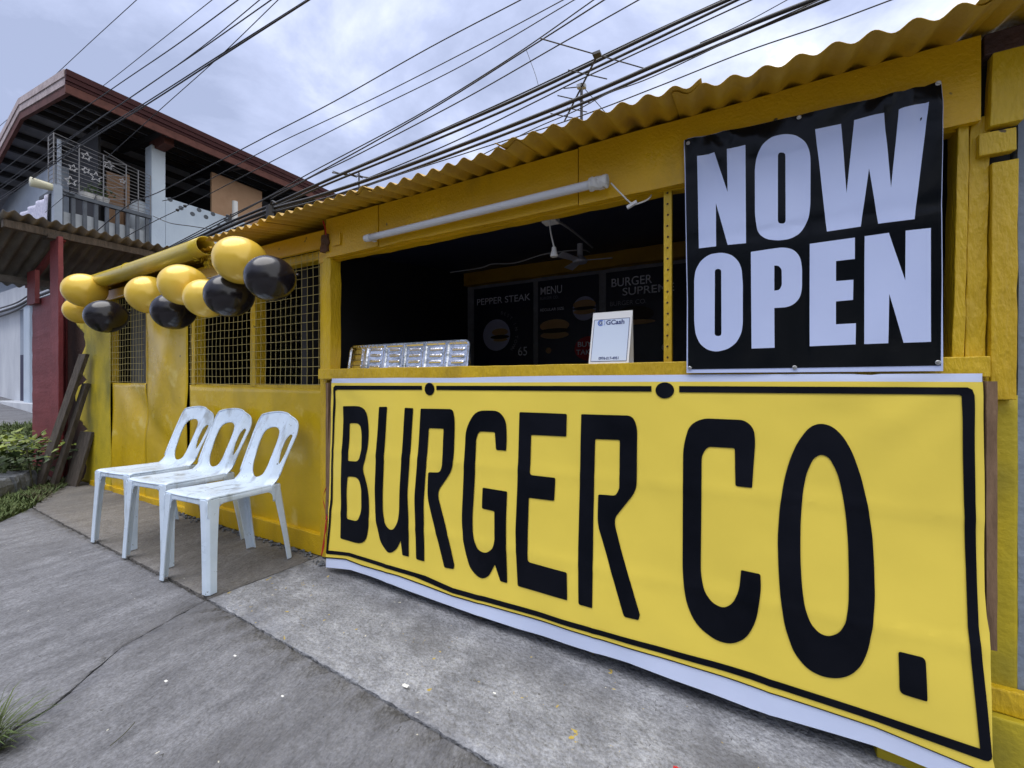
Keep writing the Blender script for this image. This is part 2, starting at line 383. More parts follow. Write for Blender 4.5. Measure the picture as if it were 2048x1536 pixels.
BASE = {}
def parent_base(p):
    b = Vector((0, 0, 0))
    while p is not None:
        b = b + p.location; p = p.parent
    return b
def link(name, me, m, parent=None, smooth=False, bevel=0.0, solid=0.0):
    me.materials.clear()
    me.materials.append(m)
    o = bpy.data.objects.new(name, me); COL.objects.link(o); o.parent = parent
    if smooth:
        for p in me.polygons: p.use_smooth = True
    if solid:
        md = o.modifiers.new('thickness', 'SOLIDIFY'); md.thickness = abs(solid); md.offset = -1 if solid > 0 else 1
    if bevel:
        md = o.modifiers.new('edge', 'BEVEL'); md.width = bevel; md.segments = 2; md.limit_method = 'ANGLE'
    return o
def tag(o, label=None, cat=None, group=None, kind=None):
    if label: o['label'] = label
    if cat: o['category'] = cat
    if group: o['group'] = group
    if kind: o['kind'] = kind
    return o
def thing(name, label, cat, loc=(0, 0, 0), group=None):
    o = bpy.data.objects.new(name, None); COL.objects.link(o); o.location = loc; o.empty_display_size = 0.1
    return tag(o, label, cat, group)
def children(o): return [c for c in bpy.data.objects if c.parent == o]
def copy_tree(o, parent=None):
    c = o.copy(); COL.objects.link(c); c.parent = parent
    for ch in children(o): copy_tree(ch, c)
    return c

def rounded(pts, default=0.0, scale=1.0):
    out = []; n = len(pts)
    for i in range(n):
        p = Vector(pts[i][:2]); r = (pts[i][2] if len(pts[i]) > 2 else default) * scale
        a = Vector(pts[i - 1][:2]); b = Vector(pts[(i + 1) % n][:2])
        if r <= 0: out.append(p); continue
        da, db = a - p, b - p
        la, lb = da.length, db.length
        k = min(r, la * 0.49, lb * 0.49)
        q0, q1 = p + da.normalized() * k, p + db.normalized() * k
        for j in range(6):
            t = j / 5
            out.append(q0 * (1 - t) ** 2 + p * 2 * t * (1 - t) + q1 * t * t)
    return out
def in2d(c, poly):
    k = False; j = len(poly) - 1
    for i in range(len(poly)):
        a, b = poly[i], poly[j]
        if (a.y > c.y) != (b.y > c.y) and c.x < (b.x - a.x) * (c.y - a.y) / (b.y - a.y) + a.x: k = not k
        j = i
    return k
def flat(outer, holes=(), step=0.0, stepz=None):
    """2D outline with holes -> bmesh in the XZ plane (x, 0, z), cut on a regular grid so it can bend"""
    pts = []; eds = []
    for lp in [outer] + list(holes):
        o = len(pts); n = len(lp); pts += [Vector((p[0], p[1])) for p in lp]; eds += [(o + i, o + (i + 1) % n) for i in range(n)]
    r = delaunay_2d_cdt(pts, eds, [], 0, 1e-7)
    bm = bmesh.new(); vv = [bm.verts.new((p.x, 0, p.y)) for p in r[0]]
    hol = [[Vector((p[0], p[1])) for p in h] for h in holes]
    for t in r[2]:
        c = sum((r[0][i] for i in t), Vector((0, 0))) / len(t)
        if any(in2d(c, h) for h in hol) or not in2d(c, [Vector((p[0], p[1])) for p in outer]): continue
        try: bm.faces.new([vv[i] for i in t])
        except ValueError: pass
    bmesh.ops.delete(bm, geom=[v for v in bm.verts if not v.link_faces], context='VERTS')
    bmesh.ops.dissolve_degenerate(bm, dist=1e-7, edges=bm.edges)
    if step:
        for ax, st in ((0, step), (2, stepz or step)):
            lo = min(v.co[ax] for v in bm.verts); hi = max(v.co[ax] for v in bm.verts)
            k = math.ceil(lo / st)
            while k * st < hi:
                co = [0, 0, 0]; co[ax] = k * st; no = [0, 0, 0]; no[ax] = 1
                bmesh.ops.bisect_plane(bm, geom=bm.verts[:] + bm.edges[:] + bm.faces[:], plane_co=co, plane_no=no)
                k += 1
    return bm
def sheet(name, outer, holes, m, parent, fn, step=0.0, smooth=True, solid=0.0, stepz=None):
    bm = flat(outer, holes, step, stepz)
    base = parent_base(parent)
    for v in bm.verts: v.co = Vector(fn(v.co.x, v.co.z)) - base
    bmesh.ops.recalc_face_normals(bm, faces=bm.faces)
    # face the street
    s = sum((f.normal.y * f.calc_area() for f in bm.faces))
    if s > 0:
        bmesh.ops.reverse_faces(bm, faces=bm.faces)
    me = bpy.data.meshes.new(name); bm.to_mesh(me); bm.free()
    return link(name, me, m, parent, smooth, 0.0, solid)
def text(name, body, size, m, parent, fn, spacing=1.0, bold=0.0, step=0.0, width=None, align='LEFT'):
    cu = bpy.data.curves.new('t', 'FONT'); cu.body = body; cu.size = size; cu.space_character = spacing; cu.offset = bold; cu.align_x = align
    to = bpy.data.objects.new('t', cu); COL.objects.link(to)
    dg = bpy.context.evaluated_depsgraph_get()
    me = bpy.data.meshes.new_from_object(to.evaluated_get(dg)); me.name = name
    bpy.data.objects.remove(to)
    k = 1.0
    if width:
        xs = [v.co.x for v in me.vertices]; k = width / (max(xs) - min(xs))
    base = parent_base(parent)
    for v in me.vertices: v.co = Vector(fn(v.co.x * k, v.co.y)) - base
    return link(name, me, m, parent)
def spline(pts, n=6):
    pts = [Vector(p) for p in pts]; out = []
    for i in range(len(pts) - 1):
        p0 = pts[max(i - 1, 0)]; p1 = pts[i]; p2 = pts[i + 1]; p3 = pts[min(i + 2, len(pts) - 1)]
        for k in range(n):
            t = k / n
            out.append(0.5 * ((2 * p1) + (p2 - p0) * t + (2 * p0 - 5 * p1 + 4 * p2 - p3) * t * t + (3 * p1 - p0 - 3 * p2 + p3) * t ** 3))
    out.append(pts[-1]); return out

# ================================================================== GROUND
def terr(x, y):
    return -0.022 * min(max(0, x + 1.8), 6) + 0.06 * min(max(0, -6 - x), 30)
def rough_line(a, b, n, amp, seed):
    out = []
    for i in range(n):
        t = i / n
        p = Vector(a).lerp(Vector(b), t)
        out.append(Vector((p.x + noise.noise((i * 0.9, seed, 0)) * amp, p.y + noise.noise((i * 0.9, seed, 9)) * amp)))
    return out
g = MB()
xs = [-160, -90, -60, -40, -30, -24, -20, -17, -14, -12, -10, -9, -8, -7, -6, -5, -4, -3, -2, -1, 0, 1, 2, 3, 4.2, 8, 20, 60, 160]
ys = [-160, -80, -40, -20, -10, -5, -2, 0, 1, 2, 3, 5, 8, 15, 30, 60, 160]
g.v = [Vector((x, y, terr(x, y) - 0.045)) for y in ys for x in xs]
g.f = [(j * len(xs) + i, j * len(xs) + i + 1, (j + 1) * len(xs) + i + 1, (j + 1) * len(xs) + i) for j in range(len(ys) - 1) for i in range(len(xs) - 1)]
tag(g.build('ground', M_dirt), kind='structure')

pave = thing('pavement', None, None, (0, 0, 0)); tag(pave, kind='structure')
def slab(corners, m, seed, dz, tilt=(0, 0)):
    out = []
    for i in range(len(corners)):
        a, b = corners[i], corners[(i + 1) % len(corners)]
        L = (Vector(b) - Vector(a)).length
        out += rough_line(a, b, max(2, int(L / 0.03)) if L < 6 else 30, 0.007 if L < 6 else 0, seed + i * 3.3)
    cx = sum(p.x for p in out) / len(out); cy = sum(p.y for p in out) / len(out)
    def top(x, y):
        return Vector((x, y, terr(x, y) + dz + tilt[0] * (x - cx) + tilt[1] * (y - cy) + 0.004 * noise.noise((x * 2.1, y * 2.1, seed))))
    bm = flat([(p.x, p.y) for p in out], (), 0.12)
    rim = []
    for v in bm.verts:
        x, y = v.co.x, v.co.z; v.co = top(x, y)
    bmesh.ops.recalc_face_normals(bm, faces=bm.faces)
    if sum(f.normal.z for f in bm.faces) < 0: bmesh.ops.reverse_faces(bm, faces=bm.faces)
    # sides
    be = [e for e in bm.edges if e.is_boundary]
    ex = bmesh.ops.extrude_edge_only(bm, edges=be)
    for v in [q for q in ex['geom'] if isinstance(q, bmesh.types.BMVert)]: v.co.z -= 0.08
    me = bpy.data.meshes.new('concrete_slab'); bm.to_mesh(me); bm.free()
    o = link('concrete_slab', me, m, pave, False)
    for p in me.polygons: p.use_smooth = p.normal.z > 0.7
    return o
slab([(-2.067, 0.979), (-2.024, 1.56), (-5.52, 1.56), (-5.52, 1.48), (-5.25, 1.25), (-4.74, 1.038), (-3.4, 1.003)], M_conc3, 1, 0.008)
slab([(-2.06, 0.972), (-0.66, 0.932), (3.0, 0.857), (3.0, 1.60), (-2.017, 1.60)], M_conc2, 12, 0.007)
slab([(-2.075, 0.968), (-3.4, 0.995), (-4.73, 1.03), (-4.46, 0.83), (-4.0, 0.35), (-3.6, -3.0), (-1.0, -3.0), (-1.80, 0.43), (-1.98, 0.65)], M_conc, 23, 0.003)
slab([(-2.064, 0.965), (-1.969, 0.65), (-1.789, 0.43), (-0.989, -3.0), (3.0, -3.0), (3.0, 0.850), (-0.66, 0.926)], M_conc, 34, 0.004)

rd = MB()
def terr_patch(mb, x0, x1, y0, y1, dz, nx=12):
    mb.grid(lambda a, b: Vector((x0 + (x1 - x0) * a, y0 + (y1 - y0) * b, terr(x0 + (x1 - x0) * a, 0) + dz)), nx, 4); return mb
tag(terr_patch(MB(), -40, -10.3, -8, 3.0, 0.0, 24).build('road', M_conc), kind='structure')
tag(terr_patch(MB(), -8.7, -7.7, -8, 1.9, -0.01).build('path', M_conc3), kind='structure')
tag(terr_patch(MB(), -40, 12, -30, -3.05, -0.012, 40).build('street', M_conc), kind='structure')

# ================================================================== FOOD STALL
D = 1.456
stall = thing('food_stall', 'long yellow painted food stall with corrugated iron roof and open serving window', 'food stall', (-2.0, 1.7, 0))
def wobble(amp, sx=2.0, sz=2.0, seed=0.0):
    return lambda x, z: amp * noise.noise((x * sx, z * sz, seed))
def px_sheet(name, pts, holes, m, Y, parent, amp=0.0, sx=2.0, sz=2.0, step=0.05, seed=0.0, solid=0.003, creases=None):
    w = wobble(amp, sx, sz, seed)
    def tr(lp): return [(atY(p[0], p[1], Y).x, atY(p[0], p[1], Y).z) for p in lp]
    def fn(x, z):
        y = Y + w(x, z) + (creases(x, z) if creases else 0)
        return (x, y, z)
    return sheet(name, tr(pts), [tr(h) for h in holes], m, parent, fn, step, True, solid)

# roof: corrugated sheets, each a piece
RY0, RZ0, RS = 1.275, 1.803, 0.20
LAM = 0.0745
def roof_sheet(x0, x1, y0, y1, dz, seed):
    def fn(a, b):
        x = x0 + (x1 - x0) * a; y = y0 + (y1 - y0) * b
        sag = 0.006 * noise.noise((x * 1.3, seed, 0)) + (0.006 * noise.noise((x * 6, seed, 4)) if b < 0.2 else 0)
        return Vector((x, y + (0.008 * noise.noise((seed, x, 2)) if b == 0 else 0), RZ0 + RS * (y - 1.275) + dz + (0.0098 + 0.003 * noise.noise((x * 2.7, y * .6, seed))) * math.cos(2 * math.pi * (x + 0.012) / LAM) + sag))
    nx = int((x1 - x0) / LAM * 10)
    m = MB().grid(fn, nx, 14)
    return m.build('roof_sheet', M_roof, stall, True, 0, 0.0015)
edges = [-2.70, -2.19, -1.454, -0.724, -0.139, 0.47]
for i in range(len(edges) - 1):
    roof_sheet(edges[i] - 0.03, edges[i + 1] + 0.05, RY0 + (0.0, -0.010, 0.006, -0.016, 0.010)[i], 4.4, 0.007 * (i % 2), i * 3.7)
roof_sheet(0.46, 1.25, RY0 - 0.02, 4.4, 0.008, 44)
for i in range(3):
    roof_sheet(-5.45 + i * 0.91, -5.45 + (i + 1) * 0.91 + 0.02, 1.41, 4.4, 0.004 * (i % 2), 60 + i)

# fascia boards under the eave (three pieces meeting at butt joints)
def zl(px, py, Y=D): return atY(px, py, Y)
FZ0, FZ1 = 1.626, 1.826
def fascia(x0, x1, z0, z1, y0=D, th=0.022, name='fascia_board', m=None, amp=0.004):
    mb = MB()
    sd = random.uniform(0, 50); n = max(4, int((x1 - x0) / 0.05))
    vs = []
    for i in range(n + 1):
        x = x0 + (x1 - x0) * i / n
        lo = z0 + amp * noise.noise((x * 5, sd, 0)); hi = z1 + amp * noise.noise((x * 3, sd, 5))
        yy = y0 + 0.003 * noise.noise((x * 3, sd, 8))
        for k in range(5): vs.append((x, yy + 0.002 * noise.noise((x * 4, k * 0.7, sd)), lo + (hi - lo) * k / 4))
        for k in range(5): vs.append((x, y0 + th, hi - (hi - lo) * k / 4))
    fs = []
    for i in range(n):
        for k in range(10): fs.append((i * 10 + k, i * 10 + (k + 1) % 10, i * 10 + 10 + (k + 1) % 10, i * 10 + 10 + k))
    fs.append(tuple(range(9, -1, -1))); fs.append(tuple(n * 10 + k for k in range(10)))
    mb.add(vs, fs)
    return mb.build(name, m or M_fascia, stall, False)
xj1, xj2 = zl(757, 400).x, zl(1157, 330).x
fascia(zl(652, 480).x, xj1 - 0.002, FZ0, FZ1, D - 0.002)
fascia(xj1 + 0.001, xj2 - 0.002, FZ0 - 0.002, FZ1)
fascia(xj2 + 0.002, zl(1961, 200).x, FZ0 - 0.004, FZ1 + 0.004, D - 0.003)
# beam behind the fascia carrying its lower lip
MB().plank((-2.0, D + 0.024, FZ0 - 0.010), (0.53, D + 0.065, FZ0 + 0.05), 0.006).build('lintel_beam', M_fascia, stall)
# fascia of the left room
fascia(-2.92, zl(648, 480, 1.5).x, 1.705, 1.80, 1.50, 0.02)
fascia(-5.4, -2.925, 1.69, 1.77, 1.515, 0.02)

# posts and sill
pl0 = zl(676, 600, 1.462).x; pl1 = zl(694, 600, 1.462).x
MB().plank((-1.945, 1.462, 0.98), (-1.885, 1.53, 1.632), 0.004).build('post', M_yplank, stall, bevel=0.003)
MB().plank((-1.995, 1.486, 0.02), (-1.947, 1.55, 1.70), 0.005).build('post', M_yplank, stall, bevel=0.003)
MB().plank((-1.97, D - 0.004, 0.984), (0.545, 1.57, 1.038), 0.0025).build('counter_sill', M_yplank, stall, bevel=0.003)
# punched angle iron post
x0, x1 = zl(1325, 500).x, zl(1341, 500).x
ai = MB().box((x0, D + 0.026, 1.038), (x1, D + 0.030, 1.632)); ai.box((x1 - 0.003, D + 0.030, 1.038), (x1, D + 0.055, 1.632))
aio = ai.build('angle_iron_post', M_yplank, stall)
h = MB()
for k in range(16):
    z = 1.055 + k * 0.037; 
    h.tube([((x0 + x1) / 2 + random.uniform(-.002, .002), D + 0.0275, z), ((x0 + x1) / 2, D + 0.0245, z)], 0.0035, 8)
tag(h.build('bolt_hole', M_rust, aio), kind='stuff')
# hinges of the drop-down flap
for a, b in ((690, 712), (905, 950), (1272, 1330)):
    p, q = zl(a, 756), zl(b, 756)
    hp = MB().box((p.x, D - 0.008, 0.972), (q.x, D - 0.005, 0.994)).build('hinge', M_yplank, stall)
    for k in range(3):
        xx = p.x + (q.x - p.x) * (k + 0.7) / 4
        MB().tube([(xx, D - 0.0075, 0.987), (xx, D - 0.0105, 0.987)], 0.003, 6).build('nail', M_rust, hp)

# right-hand post and planks
def vplank(px0, px1, z0, z1, Y, th=0.03, m=M_yplank, name='plank', lean=0.0):
    a, b = zl(px0, 600, Y).x, zl(px1, 600, Y).x
    mb = MB().plank((a, Y, z0), (b, Y + th, z1), 0.003, 0.05)
    for v in mb.v: v.x += lean * (v.z - 1.2)
    return mb.build(name, m, stall, bevel=0.002)
vplank(1908, 1932, 1.035, 1.632, 1.47, 0.06, lean=0.016)
vplank(1933, 1974, 1.035, 1.64, 1.478, 0.05, lean=0.016)
vplank(1957, 1979, 0.55, 1.03, 1.47, 0.04)
vplank(1983, 2036, 0.93, 1.515, 1.468, 0.03, lean=0.006)
vplank(1966, 2034, 1.60, 1.81, 1.452, 0.03, lean=0.03)
pb = MB().plank((zl(1960, 300).x, 1.46, 1.535), (zl(2036, 300).x, 1.49, 1.59), 0.004).build('plank', M_yplank, stall, bevel=0.002)
MB().plank((0.533, 1.45, 1.775), (1.3, 1.56, 1.828), 0.003).build('eave_beam', M_brown, stall, bevel=0.003)
MB().plank((0.55, 1.51, 0.0), (0.60, 1.56, 1.84), 0.003).build('post', M_darkin, stall)
# lower right wall and its footing
def low_r(x, z): return (x, 1.497 + 0.004 * noise.noise((x * 6, z * 4, 3)), z)
sheet('wall_panel', [(0.30, 0.10), (0.606, 0.10), (0.608, 0.94), (0.30, 0.94)], (), M_olive, stall, low_r, 0.05, True, 0.01)
MB().plank((0.33, 1.455, -0.06), (1.6, 1.496, 0.155), 0.006).build('footing', M_olive, stall, bevel=0.004)
MB().plank((0.33, 1.472, 0.156), (1.6, 1.496, 0.218), 0.005).build('footing_ledge', M_yplank, stall, bevel=0.004)
MB().box((0.30, 1.515, -0.05), (0.60, 1.54, 0.95)).build('wall_backing', M_darkin, stall)
ng = thing('neighbour_wall', 'blue grey painted wall at the right edge beside the yellow planks', 'wall', (1.2, 1.53, 0))
MB().plank((0.609, 1.500, -0.05), (2.2, 1.60, 1.83), 0.002).build('wall_face', M_gblue, ng)

# drop-down plywood flap that the banner is tied over
flap = MB()
flap.hexa([(-1.875, 1.430, 0.36), (0.535, 1.430, 0.36), (0.535, 1.445, 0.36), (-1.875, 1.445, 0.36),
           (-1.868, 1.4535, 0.978), (0.533, 1.4535, 0.978), (0.533, 1.4655, 0.978), (-1.868, 1.4655, 0.978)])
fl = flap.build('counter_flap', M_ply, stall, bevel=0.001)
MB().plank((0.527, 1.425, 0.33), (0.545, 1.462, 0.975), 0.002).build('flap_edge', M_ply, stall)
MB().plank((-1.892, 1.44, 0.25), (-1.872, 1.468, 0.965), 0.002).build('flap_edge', M_ply, stall)
# wall under the counter behind the flap
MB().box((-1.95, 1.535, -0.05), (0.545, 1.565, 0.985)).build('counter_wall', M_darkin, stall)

# left room: sheet metal wall with mesh windows
WY = 1.526
def crease1(x, z):
    d = (x + 4.0) * 0.8 + (z - 0.55) * 1.1
    return 0.020 * math.exp(-(d * 7) ** 2) - 0.012 * math.exp(-((x + 4.25 - (z - .4) * .5) * 9) ** 2) - 0.010 * math.exp(-((x + 3.9) * 1.2 + (z - 1.2) * 1.0) ** 2 * 60)
torn = [(156, 600), (152, 645), (166, 668), (172, 682), (163, 708), (157, 735), (172, 760), (156, 778), (152, 795), (158, 815), (156, 832), (166, 846), (174, 858), (160, 868), (157, 882), (168, 893), (174, 905), (171, 925), (174, 945), (163, 962)]
tj = []
for i in range(len(torn) - 1):
    a, b = torn[i], torn[i + 1]
    for k in range(3):
        t = k / 3
        tj.append((a[0] + (b[0] - a[0]) * t + random.uniform(-2.6, 2.2), a[1] + (b[1] - a[1]) * t + random.uniform(-1.5, 1.5)))
tj.append(torn[-1])
wx0, wx1, wz0, wz1 = -4.86, -4.205, 0.955, 1.70
def X2P(): pass
def wsheet(name, pts, holes, m, Y, amp, seed, cr=None, step=0.04, sx=3, sz=2):
    w = wobble(amp, sx, sz, seed)
    return sheet(name, pts, holes, m, stall, lambda x, z: (x, Y + w(x, z) + (cr(x, z) if cr else 0), z), step, True, 0.002)
left_edge = [(atY(p[0], p[1], WY).x, atY(p[0], p[1], WY).z) for p in tj]
left_edge = [(x, max(z, 0.005)) for x, z in left_edge]
wsheet('wall_sheet', left_edge + [(-4.86, 0.02), (-4.86, 1.70)], (), M_olive, WY, 0.010, 2.0)
wsheet('wall_sheet', [(-4.855, 0.03), (-4.20, 0.02), (-4.20, 0.955), (-4.855, 0.955)], (), M_sheet, WY + 0.006, 0.016, 5.0, crease1)
wsheet('wall_sheet', [(-4.195, 0.02), (-3.53, 0.02), (-3.53, 1.70), (-4.175, 1.70)], (), M_sheet, WY + 0.006, 0.012, 8.0, crease1)
wsheet('wall_sheet', [(-3.50, 0.10), (-1.985, 0.10), (-1.985, 0.925), (-3.50, 0.945)], (), M_sheet, WY + 0.006, 0.006, 11.0, None, 0.06)
MB().plank((-3.50, 1.500, 0.012), (-1.985, 1.545, 0.125), 0.006).build('skirting_plank', M_paint, stall, bevel=0.004)
MB().plank((-5.3, 1.512, 0.0), (-3.505, 1.54, 0.05), 0.012).build('skirting_plank', M_paint, stall, bevel=0.004)
for (a, b, z0, z1) in ((-3.475, -3.425, 0.945, 1.70), (-2.735, -2.685, 0.94, 1.70), (-2.06, -1.995, 0.925, 1.70)):
    MB().plank((a, 1.530, z0), (b, 1.60, z1), 0.003).build('window_frame', M_yplank, stall, bevel=0.002)
MB().plank((-3.42, 1.532, 1.655), (-2.06, 1.585, 1.705), 0.003).build('window_frame', M_yplank, stall, bevel=0.002)
MB().plank((-3.42, 1.534, 0.925), (-2.065, 1.585, 0.950), 0.003).build('window_frame', M_yplank, stall, bevel=0.002)
for (a, b, z0, z1) in ((-4.90, -4.855, 0.95, 1.70), (-4.21, -4.18, 0.95, 1.70)):
    MB().plank((a, 1.535, z0), (b, 1.58, z1), 0.003).build('window_frame', M_yplank, stall, bevel=0.002)
def wire_mesh(x0, x1, z0, z1, Y, sp=0.0505, r=0.0014):
    mb = MB(); w = lambda x, z: 0.006 * noise.noise((x * 3, z * 3, 5))
    n = int((x1 - x0) / sp); k = int((z1 - z0) / sp)
    for i in range(n + 1):
        x = x0 + i * sp
        mb.tube([(x + 0.006 * noise.noise((x * 2, z0 + (z1 - z0) * j / 6 * 2, 1)), Y + w(x, z0 + (z1 - z0) * j / 6), z0 - 0.004 + (z1 - z0 + 0.008) * j / 6) for j in range(7)], r, 5)
    for i in range(k + 1):
        z = z0 + i * sp
        nn = 10
        mb.tube([(x0 - 0.012 + (x1 - x0 + 0.024) * j / nn, Y - 0.003 + w(x0 + (x1 - x0) * j / nn, z), z + 0.006 * noise.noise((j * 0.5, z * 2, 3))) for j in range(nn + 1)], r, 5)
    return tag(mb.build('wire_mesh', M_wire, stall), kind='stuff')
wire_mesh(-3.47, -2.02, 0.955, 1.70, 1.522)
wire_mesh(-4.85, -4.20, 0.965, 1.67, 1.520)
# curtain behind the small mesh window
MB().grid(lambda a, b: Vector((-4.9 + 0.75 * a, 1.68 + 0.018 * math.sin(a * 60), 0.9 + 0.85 * b)), 80, 2).build('curtain', M_curt, stall, True)
# dark interior of both rooms
MB().box((-5.45, 3.30, -0.05), (0.60, 3.40, 2.2)).build('back_wall', M_block, stall)
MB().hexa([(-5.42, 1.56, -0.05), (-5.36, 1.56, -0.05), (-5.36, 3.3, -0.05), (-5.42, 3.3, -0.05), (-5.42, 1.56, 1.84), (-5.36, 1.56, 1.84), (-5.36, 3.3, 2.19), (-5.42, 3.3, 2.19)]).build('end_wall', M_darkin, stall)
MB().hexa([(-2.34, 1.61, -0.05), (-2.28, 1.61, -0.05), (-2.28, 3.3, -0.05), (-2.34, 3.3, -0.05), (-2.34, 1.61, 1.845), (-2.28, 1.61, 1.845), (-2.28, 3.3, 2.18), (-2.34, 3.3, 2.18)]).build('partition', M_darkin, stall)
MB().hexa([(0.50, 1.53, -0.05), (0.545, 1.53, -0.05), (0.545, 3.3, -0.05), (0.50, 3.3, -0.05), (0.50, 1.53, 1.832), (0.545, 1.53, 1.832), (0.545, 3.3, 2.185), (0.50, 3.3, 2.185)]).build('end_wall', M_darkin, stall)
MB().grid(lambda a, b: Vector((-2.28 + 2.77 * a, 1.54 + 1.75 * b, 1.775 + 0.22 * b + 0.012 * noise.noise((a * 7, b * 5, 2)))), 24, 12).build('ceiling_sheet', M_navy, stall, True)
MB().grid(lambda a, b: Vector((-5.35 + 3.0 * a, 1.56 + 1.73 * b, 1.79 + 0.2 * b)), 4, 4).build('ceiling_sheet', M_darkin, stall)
MB().box((-5.4, 1.57, -0.03), (0.5, 3.3, 0.01)).build('floor', M_block, stall)
MB().plank((-2.27, 3.22, 1.87), (0.5, 3.29, 1.985), 0.006).build('inner_beam', M_yin, stall)
# bit of rusty hook, rust patch and red wire where the two roofs meet
rp = MB().plank((zl(648, 470).x - 0.012, D - 0.012, 1.655), (zl(662, 470).x - 0.012, D + 0.01, 1.745), 0.012, 0.02)
rp.build('rusty_bracket', M_rust, stall)
MB().box((zl(668, 470).x, D - 0.009, 1.675), (zl(683, 470).x, D - 0.004, 1.735)).build('patch_plate', M_fascia, stall, bevel=0.001)
MB().tube(spline([zl(646, 442, D - 0.01), zl(650, 455, D - 0.012), zl(652, 470, D - 0.012)]), 0.004, 6).build('red_wire', M_ribbon, stall)
# gutter pipe under the left eave, its open end towards us
gp0, gp1 = atY(412, 491, 1.40), atY(192, 563, 1.42)
def pipe(p0, p1, r, ri, n=40, seg=14):
    mb = MB(); ax = (p1 - p0).normalized(); a = ax.cross(Vector((0, 0, 1))).normalized(); b = a.cross(ax)
    vs = []; 
    for rr, rng in ((r, range(seg + 1)), (ri, range(seg, -1, -1))):
        for i in rng:
            c = p0.lerp(p1, i / seg); c.z += -0.006 * math.sin(math.pi * i / seg)
            q = rr * (1 + (0.0 if i else 0.02))
            for k in range(n):
                an = 2 * math.pi * k / n
                vs.append(c + (a * math.cos(an) + b * math.sin(an)) * q)
    R_ = 2 * (seg + 1)
    fs = [(i * n + k, i * n + (k + 1) % n, ((i + 1) % R_) * n + (k + 1) % n, ((i + 1) % R_) * n + k) for i in range(R_) for k in range(n)]
    return mb.add(vs, fs)
gut = pipe(gp0, gp1, 0.057, 0.053).build('gutter_pipe', M_pipe, stall, True)
c = gp0.lerp(gp1, 0.62)
MB().tube([c, c + (gp1 - gp0).normalized() * 0.004], 0.0578, 32).build('pipe_seam', M_olive, gut)
MB().plank((-2.93, 1.515, 1.62), (-2.55, 1.535, 1.71), 0.004).build('wall_board', M_yplank, stall)

# ================================================================== BANNER
YT, KB, ZT = 1.447, 0.041, 0.99
def bpt(px, py):
    d = ray(px, py); t = (YT - KB * (ZT - CH)) / (d[1] - KB * d[2])
    return (d[0] * t, CH + d[2] * t)
def bwave(x, z):
    e = max(0, 1 - z)
    return 0.007 * noise.noise((x * 2.2, z * 2.6, 1.0)) + 0.0045 * noise.noise((x * 5, z * 3 + x * 2, 7.0)) + 0.0016 * noise.noise((x * 9 + z * 5, z * 8, 3.0)) + 0.003 * math.sin(x * 7 + z * 4) * e
def folds(x, z):
    f = 0
    for fx in (-1.42, -0.93, -0.44, 0.08): f += 0.0022 * math.exp(-((x - fx - 0.02 * z) / 0.016) ** 2)
    for fz in (0.33, 0.64): f += 0.0022 * math.exp(-((z - fz - 0.01 * x) / 0.016) ** 2)
    for cx, cz in ((-1.90, 1.02), (0.57, 1.03)):
        d = math.hypot(x - cx, z - cz)
        f += 0.0035 * math.exp(-d * 3.2) * math.sin(math.atan2(z - cz, x - cx) * 15 + 1.3) * min(1, d * 4)
    return f
def bfn(off):
    return lambda x, z: (x, YT - KB * (ZT - z) + bwave(x, z) - folds(x, z) - 0.006 - off, z)
bz = thing('banner', 'large yellow vinyl banner with giant black lettering hung below the serving counter', 'banner', (-0.7, 1.42, 0))
top = [(667, 757), (800, 755.5), (905, 756), (1020, 753), (1150, 751), (1300, 750), (1420, 749), (1560, 748.5), (1700, 748), (1740, 750), (1760, 748), (1959, 747)]
bot = [(1988, 1592), (1862, 1536), (1748, 1490), (1500, 1414), (1259, 1323), (1039, 1258), (864, 1197), (760, 1158), (703, 1139), (655, 1133)]
white_hi = [(1989, 1547), (1964, 1536), (1748, 1450), (1500, 1367), (1347, 1318), (1127, 1252), (908, 1190), (801, 1150), (727, 1130), (694, 1117), (655, 1113)]
left = [(656, 1106), (661, 1015), (663, 997), (664.5, 900), (667, 775)]
right = [(1959.5, 775), (1966, 1000), (1967, 1180), (1970, 1230), (1975, 1262), (1980, 1510)]
left_s = [(656.5, 1100), (659, 1015), (661, 960), (663, 880), (666, 800)]
outl = [bpt(*p) for p in top + right + bot + left_s]
sheet('vinyl_sheet', outl, (), M_vinw, bz, bfn(0.0), 0.02)
yel = [(667.3, 766), (1000, 765), (1300, 763.5), (1700, 763), (1959.3, 764)] + right[1:] + white_hi + left_s
sheet('printed_yellow_ground', [bpt(*p) for p in yel], (), M_viny, bz, bfn(0.0025), 0.02)
# hairline between yellow and the white hem
hair = [(p[0], p[1] - 1.1) for p in white_hi] + [(p[0], p[1] + 1.1) for p in reversed(white_hi)]
sheet('printed_line', [bpt(*p) for p in hair], (), M_vink, bz, bfn(0.0042), 0.02)
def letter(pts, o, s, r, holes=(), name='letter'):
    def cv(lp): return [bpt(o[0] + p.x / s, o[1] + p.y / s) for p in rounded(lp, r)]
    return sheet(name, cv(pts), [cv(h) for h in holes], M_vink, bz, bfn(0.005), 0.02)
A, SA = (650, 750), 3.84
letter([(158, 238, 8), (330, 236, 95), (357, 420, 110), (350, 570, 80), (304, 715, 40), (343, 850, 80), (352, 980, 90), (350, 1130, 130), (325, 1305, 100), (128, 1250, 12), (138, 760, 60)], A, SA, 8,
       [[(205, 368, 12), (285, 368, 50), (300, 440, 60), (298, 590, 60), (268, 662, 25), (192, 656, 10)],
        [(190, 774, 14), (270, 782, 50), (292, 860, 60), (293, 1040, 60), (265, 1120, 30), (182, 1100, 16), (180, 900, 50)]])
